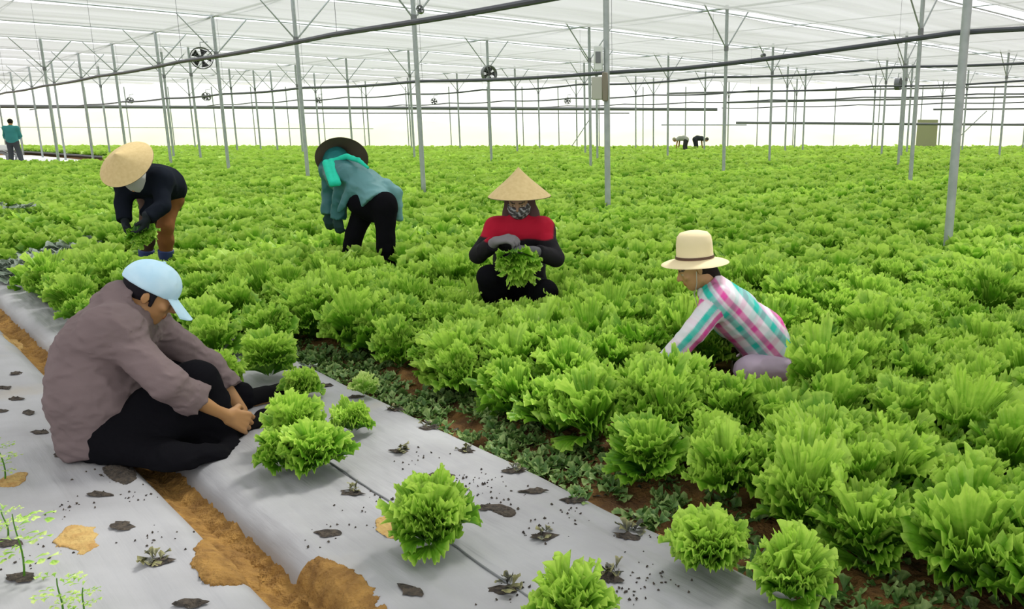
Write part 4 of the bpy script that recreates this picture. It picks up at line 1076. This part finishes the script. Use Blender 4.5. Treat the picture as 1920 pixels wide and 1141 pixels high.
wear(None, 'glove', S, flat((.12, .12, .13)), 'cloth', w)
P = lambda x, y, z: hc + hR @ np.array([x, y, z])
S = Flesh(hc - .22, hc + .22, .006); S.ell(P(0, .022, -.04), (.078, .090, .078), hR, .02); S.cut(P(0, 0, .002), hR @ np.array([0, .1, 1])); S.wrinkle(.003, 30, 6)
def maskc(V):
    n_ = fbm(V, 95, 9, 2); return np.where((n_ > .35)[:, None], np.array([.42, .42, .44]), np.array([.07, .065, .07]))
wear(None, 'face_mask', S, maskc, 'cloth', w, smooth=1)
S = Flesh(hc - .28, hc + .28, .007); S.ell(P(0, -.02, .03), (.088, .1, .095), hR, .02); S.cut(P(0, .03, 0), hR @ np.array([0, 1, -.15]))
S.chain([P(-.06, -.03, -.02), P(-.07, -.03, -.12), P(-.08, -.02, -.17)], [.045, .05, .05], .04); S.chain([P(.06, -.03, -.02), P(.07, -.03, -.12), P(.08, -.02, -.17)], [.045, .05, .05], .04)
wear(None, 'head_scarf', S, flat((.09, .05, .05)), 'cloth', w)
cone_hat(w, U(974, 367, 5.50), rot(unit(np.array([0, -1, -.06])), (.0, 0, 1)), r=.212, h=.195)
me = head_mesh('lettuce', 940, M['leaf'], nleaf=26, nu=14, nv=61, R=.13, H=.23, frill=.018, waves=3, upright=.8, tbase=.25)
o = link('lettuce', me, None, category='lettuce', label='uprooted lettuce held up in both gloved hands of the woman in red'); o.location = U(962, 462, 5.20); o.rotation_euler = (math.radians(150), 0, .5)

# --- bending worker in teal
J = dict(pelvis=U(700, 376, 7.25), belly=U(682, 352, 7.32), chest=U(648, 330, 7.42), neck=U(632, 322, 7.50), shR=U(652, 330, 7.26), shL=U(622, 318, 7.62),
         elR=U(640, 365, 7.30), wrR=U(634, 408, 7.32), elL=U(618, 362, 7.66), wrL=U(616, 402, 7.6), hipR=U(722, 392, 7.15), hipL=U(684, 392, 7.36),
         knR=U(723, 445, 7.16), knL=U(664, 440, 7.34), anR=U(723, 492, 7.20), anL=U(652, 488, 7.42), toeR=U(700, 508, 7.1), toeL=U(632, 500, 7.35))
for q in 'LR': J['an' + q][2] = .12; J['toe' + q][2] = .06
hf = unit(np.array([-.55, .45, -.75])); hR = rot(hf, (-.4, .3, .9)); hc = U(630, 300, 7.66)
w, (lo, hi, vx) = person(J, hc, hR, 'worker in a teal jacket and black trousers, bending over with back to us', vox=.010, sc=1.0,
    hands=[(J['wrR'], (0, 0, -1), (0, 1, 0), (-1, 0, 0), 1.), (J['wrL'], (0, 0, -1), (0, 1, 0), (-1, 0, 0), 1.)])
S = Flesh(lo, hi, vx); torso(S, J, .03, sc=1.02)
for q in 'LR': A = S.sub(); sleeve(A, J, q, .028, 1.0); S.merge(A, .04)
S.cap(J['chest'], J['belly'], .16, .165, .04)
S.cap(U(660, 350, 7.15), U(636, 395, 7.12), .05, .02, .04)
S.cut(J['pelvis'] + np.array([.04, -.05, -.03]) , (.62, -.42, -.78)); fl_ = S.sub(); fl_.cap(U(742, 362, 7.36), U(748, 408, 7.38), .05, .035, .0); fl_.cap(U(722, 352, 7.34), U(742, 362, 7.36), .08, .05, .03); S.merge(fl_, .03); S.wrinkle(.011, 9, 61, (1, 1, 1.2))
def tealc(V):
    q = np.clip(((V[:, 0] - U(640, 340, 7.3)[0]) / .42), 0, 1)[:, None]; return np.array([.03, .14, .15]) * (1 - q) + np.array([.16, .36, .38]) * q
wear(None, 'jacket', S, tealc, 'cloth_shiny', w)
S = Flesh(lo, hi, vx); S.cap(J['pelvis'], J['belly'], .135, .135, .05); S.cap(J['pelvis'] + np.array([-.09, -.03, -.01]), J['belly'] + np.array([-.02, -.02, -.02]), .13, .108, .05); S.cap(J['hipL'] + np.array([0, 0, .05]), J['hipR'] + np.array([0, 0, .05]), .105, .105, .06); S.cap(J['pelvis'] + np.array([0, 0, .03]), (J['hipL'] + J['hipR']) / 2, .12, .12, .05)
for q in 'LR': leg(S, J, q, .016, .04, to=.97, flare=.03)
S.wrinkle(.005, 10, 62, (1, 1, .5)); wear(None, 'trousers', S, flat((.006, .006, .008)), 'black_cloth', w)
for q in 'LR':
    S = Flesh(J['an' + q] - .25, J['an' + q] + .25, .01); foot(S, J, q, .012); wear(None, 'boot', S, flat((.02, .03, .03)), 'cloth_shiny', w)
S = Flesh(hc - .3, hc + .3, .008); P = lambda x, y, z: hc + hR @ np.array([x, y, z]); S.ell(P(0, -.01, .0), (.105, .115, .12), hR, .03); S.cap(hc, J['neck'], .1, .1, .05); S.cap(hc, J['chest'], .08, .1, .05); S.wrinkle(.005, 16, 3)
wear(None, 'hood', S, flat((.02, .2, .2)), 'cloth_shiny', w)
S = Flesh(lo, hi, .007); S.cap(U(612, 306, 7.36), U(624, 344, 7.07), .034, .034, .0); S.cap(U(622, 304, 7.36), U(632, 343, 7.07), .034, .032, .01); S.cut(U(627, 349, 7.1), (.1, 0, -1)); S.chain([U(622, 304, 7.36), U(650, 293, 7.34), U(672, 300, 7.26), U(690, 314, 7.18)], [.026, .024, .02, .012], .01)
S.wrinkle(.004, 22, 4); wear(None, 'towel', S, flat((.02, .56, .38)), 'cloth', w)
for q in 'RL':
    S = Flesh(J['wr' + q] - .25, J['wr' + q] + .2, .009); hand(S, J['wr' + q], (0, 0, -1), (0, 1, 0), (-1, 0, 0), 1., add=.005); S.cap(J['wr' + q] + (0, 0, .03), J['wr' + q], .036, .03, .01); wear(None, 'glove', S, flat((.02, .05, .05)), 'cloth', w)
up_h = unit(np.array([-.25, .72, .50])); cone_hat(w, U(641, 297, 7.62), rot(np.cross(up_h, [1, 0, 0]), up_h), r=.235, h=.15)

# --- bending worker in the conical hat at the left
J = dict(pelvis=U(304, 352, 7.35), belly=U(300, 345, 7.22), chest=U(280, 340, 7.02), neck=U(262, 342, 6.88), shR=U(240, 346, 6.95), shL=U(302, 338, 6.93),
         elR=U(230, 384, 6.86), wrR=U(234, 415, 6.78), elL=U(305, 385, 6.80), wrL=U(276, 410, 6.66), hipR=U(284, 368, 7.30), hipL=U(317, 372, 7.30),
         knR=U(276, 425, 7.18), knL=U(310, 425, 7.16), anR=U(271, 490, 7.22), anL=U(310, 492, 7.22), toeR=U(262, 510, 7.0), toeL=U(308, 512, 7.0))
for q in 'LR': J['an' + q][2] = .12; J['toe' + q][2] = .06
hf = unit(np.array([-.15, -.45, -.9])); hR = rot(hf, (-.2, -.9, .35)); hc = U(254, 334, 6.84)
w, (lo, hi, vx) = person(J, hc, hR, 'worker in a conical straw hat and dark jacket, bending forward at the left', vox=.010,
    hands=[(J['wrR'], (.3, -.1, -1), (1, 0, 0), (0, -1, 0), 1.), (J['wrL'], (-.4, -.1, -1), (-1, 0, 0), (0, -1, 0), 1.)])
S = Flesh(lo, hi, vx); torso(S, J, .03)
for q in 'LR': A = S.sub(); sleeve(A, J, q, .022, .96); S.merge(A, .04)
S.cap(U(300, 330, 7.1), U(325, 358, 7.3), .10, .09, .04); S.cap(U(290, 385, 7.0), U(275, 398, 6.95), .08, .05, .05)
S.wrinkle(.007, 10, 71); wear(None, 'jacket', S, flat((.010, .013, .02)), 'black_cloth', w)
S = Flesh(lo, hi, vx); S.cap(J['hipL'], J['hipR'], .12, .12, .05)
for q in 'LR': leg(S, J, q, .006, .03, to=.75)
S.wrinkle(.004, 12, 72)
def brn(V): return np.where((V[:, 0] > J['knR'][0] + .09)[:, None], np.array([.2, .08, .025]), np.array([.07, .04, .03]))
wear(None, 'trousers', S, brn, 'cloth', w)
for q in 'LR':
    S = Flesh(J['an' + q] - .3, J['an' + q] + .35, .01); foot(S, J, q, .014); S.cap(J['an' + q], J['an' + q] + unit(J['kn' + q] - J['an' + q]) * .2, .048, .066, .02); S.cut(J['an' + q] + unit(J['kn' + q] - J['an' + q]) * .2, J['kn' + q] - J['an' + q])
    wear(None, 'boot', S, flat((.03, .05, .17)), 'cloth_shiny', w)
P = lambda x, y, z: hc + hR @ np.array([x, y, z])
S = Flesh(hc - .25, hc + .25, .008); S.ell(P(0, -.0, -.02), (.09, .1, .11), hR, .02); S.cap(hc, J['neck'], .085, .085, .04); S.wrinkle(.004, 16, 3); wear(None, 'face_cloth', S, flat((.5, .5, .47)), 'cloth', w)
up_h = unit(np.array([-.14, -.76, .63])); cone_hat(w, U(243, 312, 6.78) + up_h * .035, rot(np.cross(up_h, [1, 0, 0]), up_h), r=.232, h=.14)
for q, dv, pn in (('R', (.3, -.1, -1), (1, 0, 0)), ('L', (-.4, -.1, -1), (-1, 0, 0))):
    S = Flesh(J['wr' + q] - .25, J['wr' + q] + .2, .009); hand(S, J['wr' + q], dv, pn, (0, -1, 0), 1., add=.005); S.cap(J['wr' + q] + (0, 0, .03), J['wr' + q], .036, .03, .01); wear(None, 'glove', S, flat((.015, .02, .025)), 'cloth', w)
me = head_mesh('lettuce', 941, M['leaf'], nleaf=20, nu=10, nv=41, R=.12, H=.2, frill=.018, waves=3, upright=.8, tbase=.05)
o = link('lettuce', me, None, category='lettuce', label='darker lettuce bunch held by the bending worker at the left'); o.location = U(253, 412, 6.72); o.rotation_euler = (math.radians(160), 0, 1.5)

# --- standing worker far left
def far_person(x, D, pose, label, cols, vox=.018, sc=1.0, yaw=0.):
    g = U(x, 300, D); g[2] = 0; c, s_ = math.cos(yaw), math.sin(yaw)
    J = {k: g + sc * np.array([v[0] * c - v[1] * s_, v[0] * s_ + v[1] * c, v[2]]) for k, v in pose.items()}
    hf = np.array([-s_, c, -.25]) if pose['neck'][2] > 1 else np.array([-s_ * .5, c * .5, -.9]); hR = rot(hf, (0, 0, 1)); hc = J['neck'] + (np.array([-s_ * .05, c * .05, .17]) if pose['neck'][2] > 1 else np.array([-s_ * .16, c * .16, .02]))
    o, (lo, hi, vx) = person(J, hc, hR, label, vox=vox, sc=sc, hsc=sc)
    S = Flesh(lo, hi, vx); torso(S, J, .025, sc=sc)
    for q in 'LR': A = S.sub(); arm(A, J, q, .018, .03, to=.9, sc=sc); S.merge(A, .03)
    S.cut(J['pelvis'] + np.array([0, 0, -.08]), (0, 0, -1)); wear(None, 'shirt', S, flat(cols[0]), 'cloth', o)
    S = Flesh(lo, hi, vx); S.cap(J['hipL'], J['hipR'], .12, .12, .05)
    for q in 'LR': leg(S, J, q, .025, .03, to=.97, flare=.02)
    wear(None, 'trousers', S, flat(cols[1]), 'cloth', o)
    S = Flesh(hc - .25, hc + .25, .012); S.ell(hc + hR @ np.array([0, -.015, .03]), np.array([.088, .105, .1]) * sc, hR, 0); S.cut(hc + hR @ np.array([0, .03, 0]), hR @ np.array([0, 1, -.3])); wear(None, 'hair' if pose['neck'][2] > 1 else 'hat', S, flat(cols[2]), 'cloth', o)
    return o
stand = dict(pelvis=(0, 0, .92), belly=(0, .0, 1.05), chest=(0, .03, 1.25), neck=(0, .05, 1.43), shL=(-.18, .04, 1.38), shR=(.18, .04, 1.38), elL=(-.26, .14, 1.12), wrL=(-.34, .36, 1.02), elR=(.24, .12, 1.1), wrR=(.1, .38, 1.0),
             hipL=(-.09, 0, .88), hipR=(.09, 0, .88), knL=(-.12, .05, .5), knR=(.16, -.03, .5), anL=(-.14, .0, .1), anR=(.26, -.2, .1), toeL=(-.15, .16, .05), toeR=(.27, -.04, .05))
bend = dict(pelvis=(0, 0, .80), belly=(0, .12, .86), chest=(0, .36, .84), neck=(0, .5, .76), shL=(-.18, .42, .80), shR=(.18, .42, .80), elL=(-.2, .46, .52), wrL=(-.16, .5, .3), elR=(.2, .46, .52), wrR=(.16, .5, .3),
            hipL=(-.09, 0, .76), hipR=(.09, 0, .76), knL=(-.11, .06, .44), knR=(.11, .06, .44), anL=(-.12, 0, .1), anR=(.12, 0, .1), toeL=(-.12, .16, .05), toeR=(.12, .16, .05))
far_person(29, 30.5, stand, 'distant worker in a teal shirt and dark trousers, standing at the far left', ((.05, .26, .26), (.06, .07, .08), (.02, .02, .015)), yaw=.35)
far_person(1286, 44, bend, 'distant worker in light clothing bending beside a darker one', ((.38, .4, .34), (.05, .05, .05), (.45, .42, .3)), yaw=1.2)
far_person(1303, 44.5, bend, 'distant worker in black bending at the foot of the back wall', ((.04, .045, .05), (.04, .04, .05), (.1, .1, .1)), yaw=-1.3)
# handcart in front of the far-left worker
g = G(8, 306, 0); ct = thing('handcart', 'white handcart at the left edge, pushed by the distant worker in teal', 'cart', (g[0], g[1] + .2, 0))
MB().box((0, 0, .62), (.55, .4, .22), bev=.05).build('tray', M['white_box'], ct)
for q in (-1, 1):
    Rw = np.array([[0, 0, 1], [0, 1, 0], [-1, 0, 0]], float)
    MB().lathe([(.22, -.03), (.22, .03), (.17, .03), (.17, -.03)], 24, np.array([[1, 0, 0], [0, 0, -1], [0, 1, 0]], float), (0, q * .24, .24)).build('wheel', M['steel_dark'], ct)
    MB().tube([(-.25, q * .18, .5), (.2, q * .18, .25), (.45, q * .18, .9)], .018, 8).build('handle', M['steel'], ct)
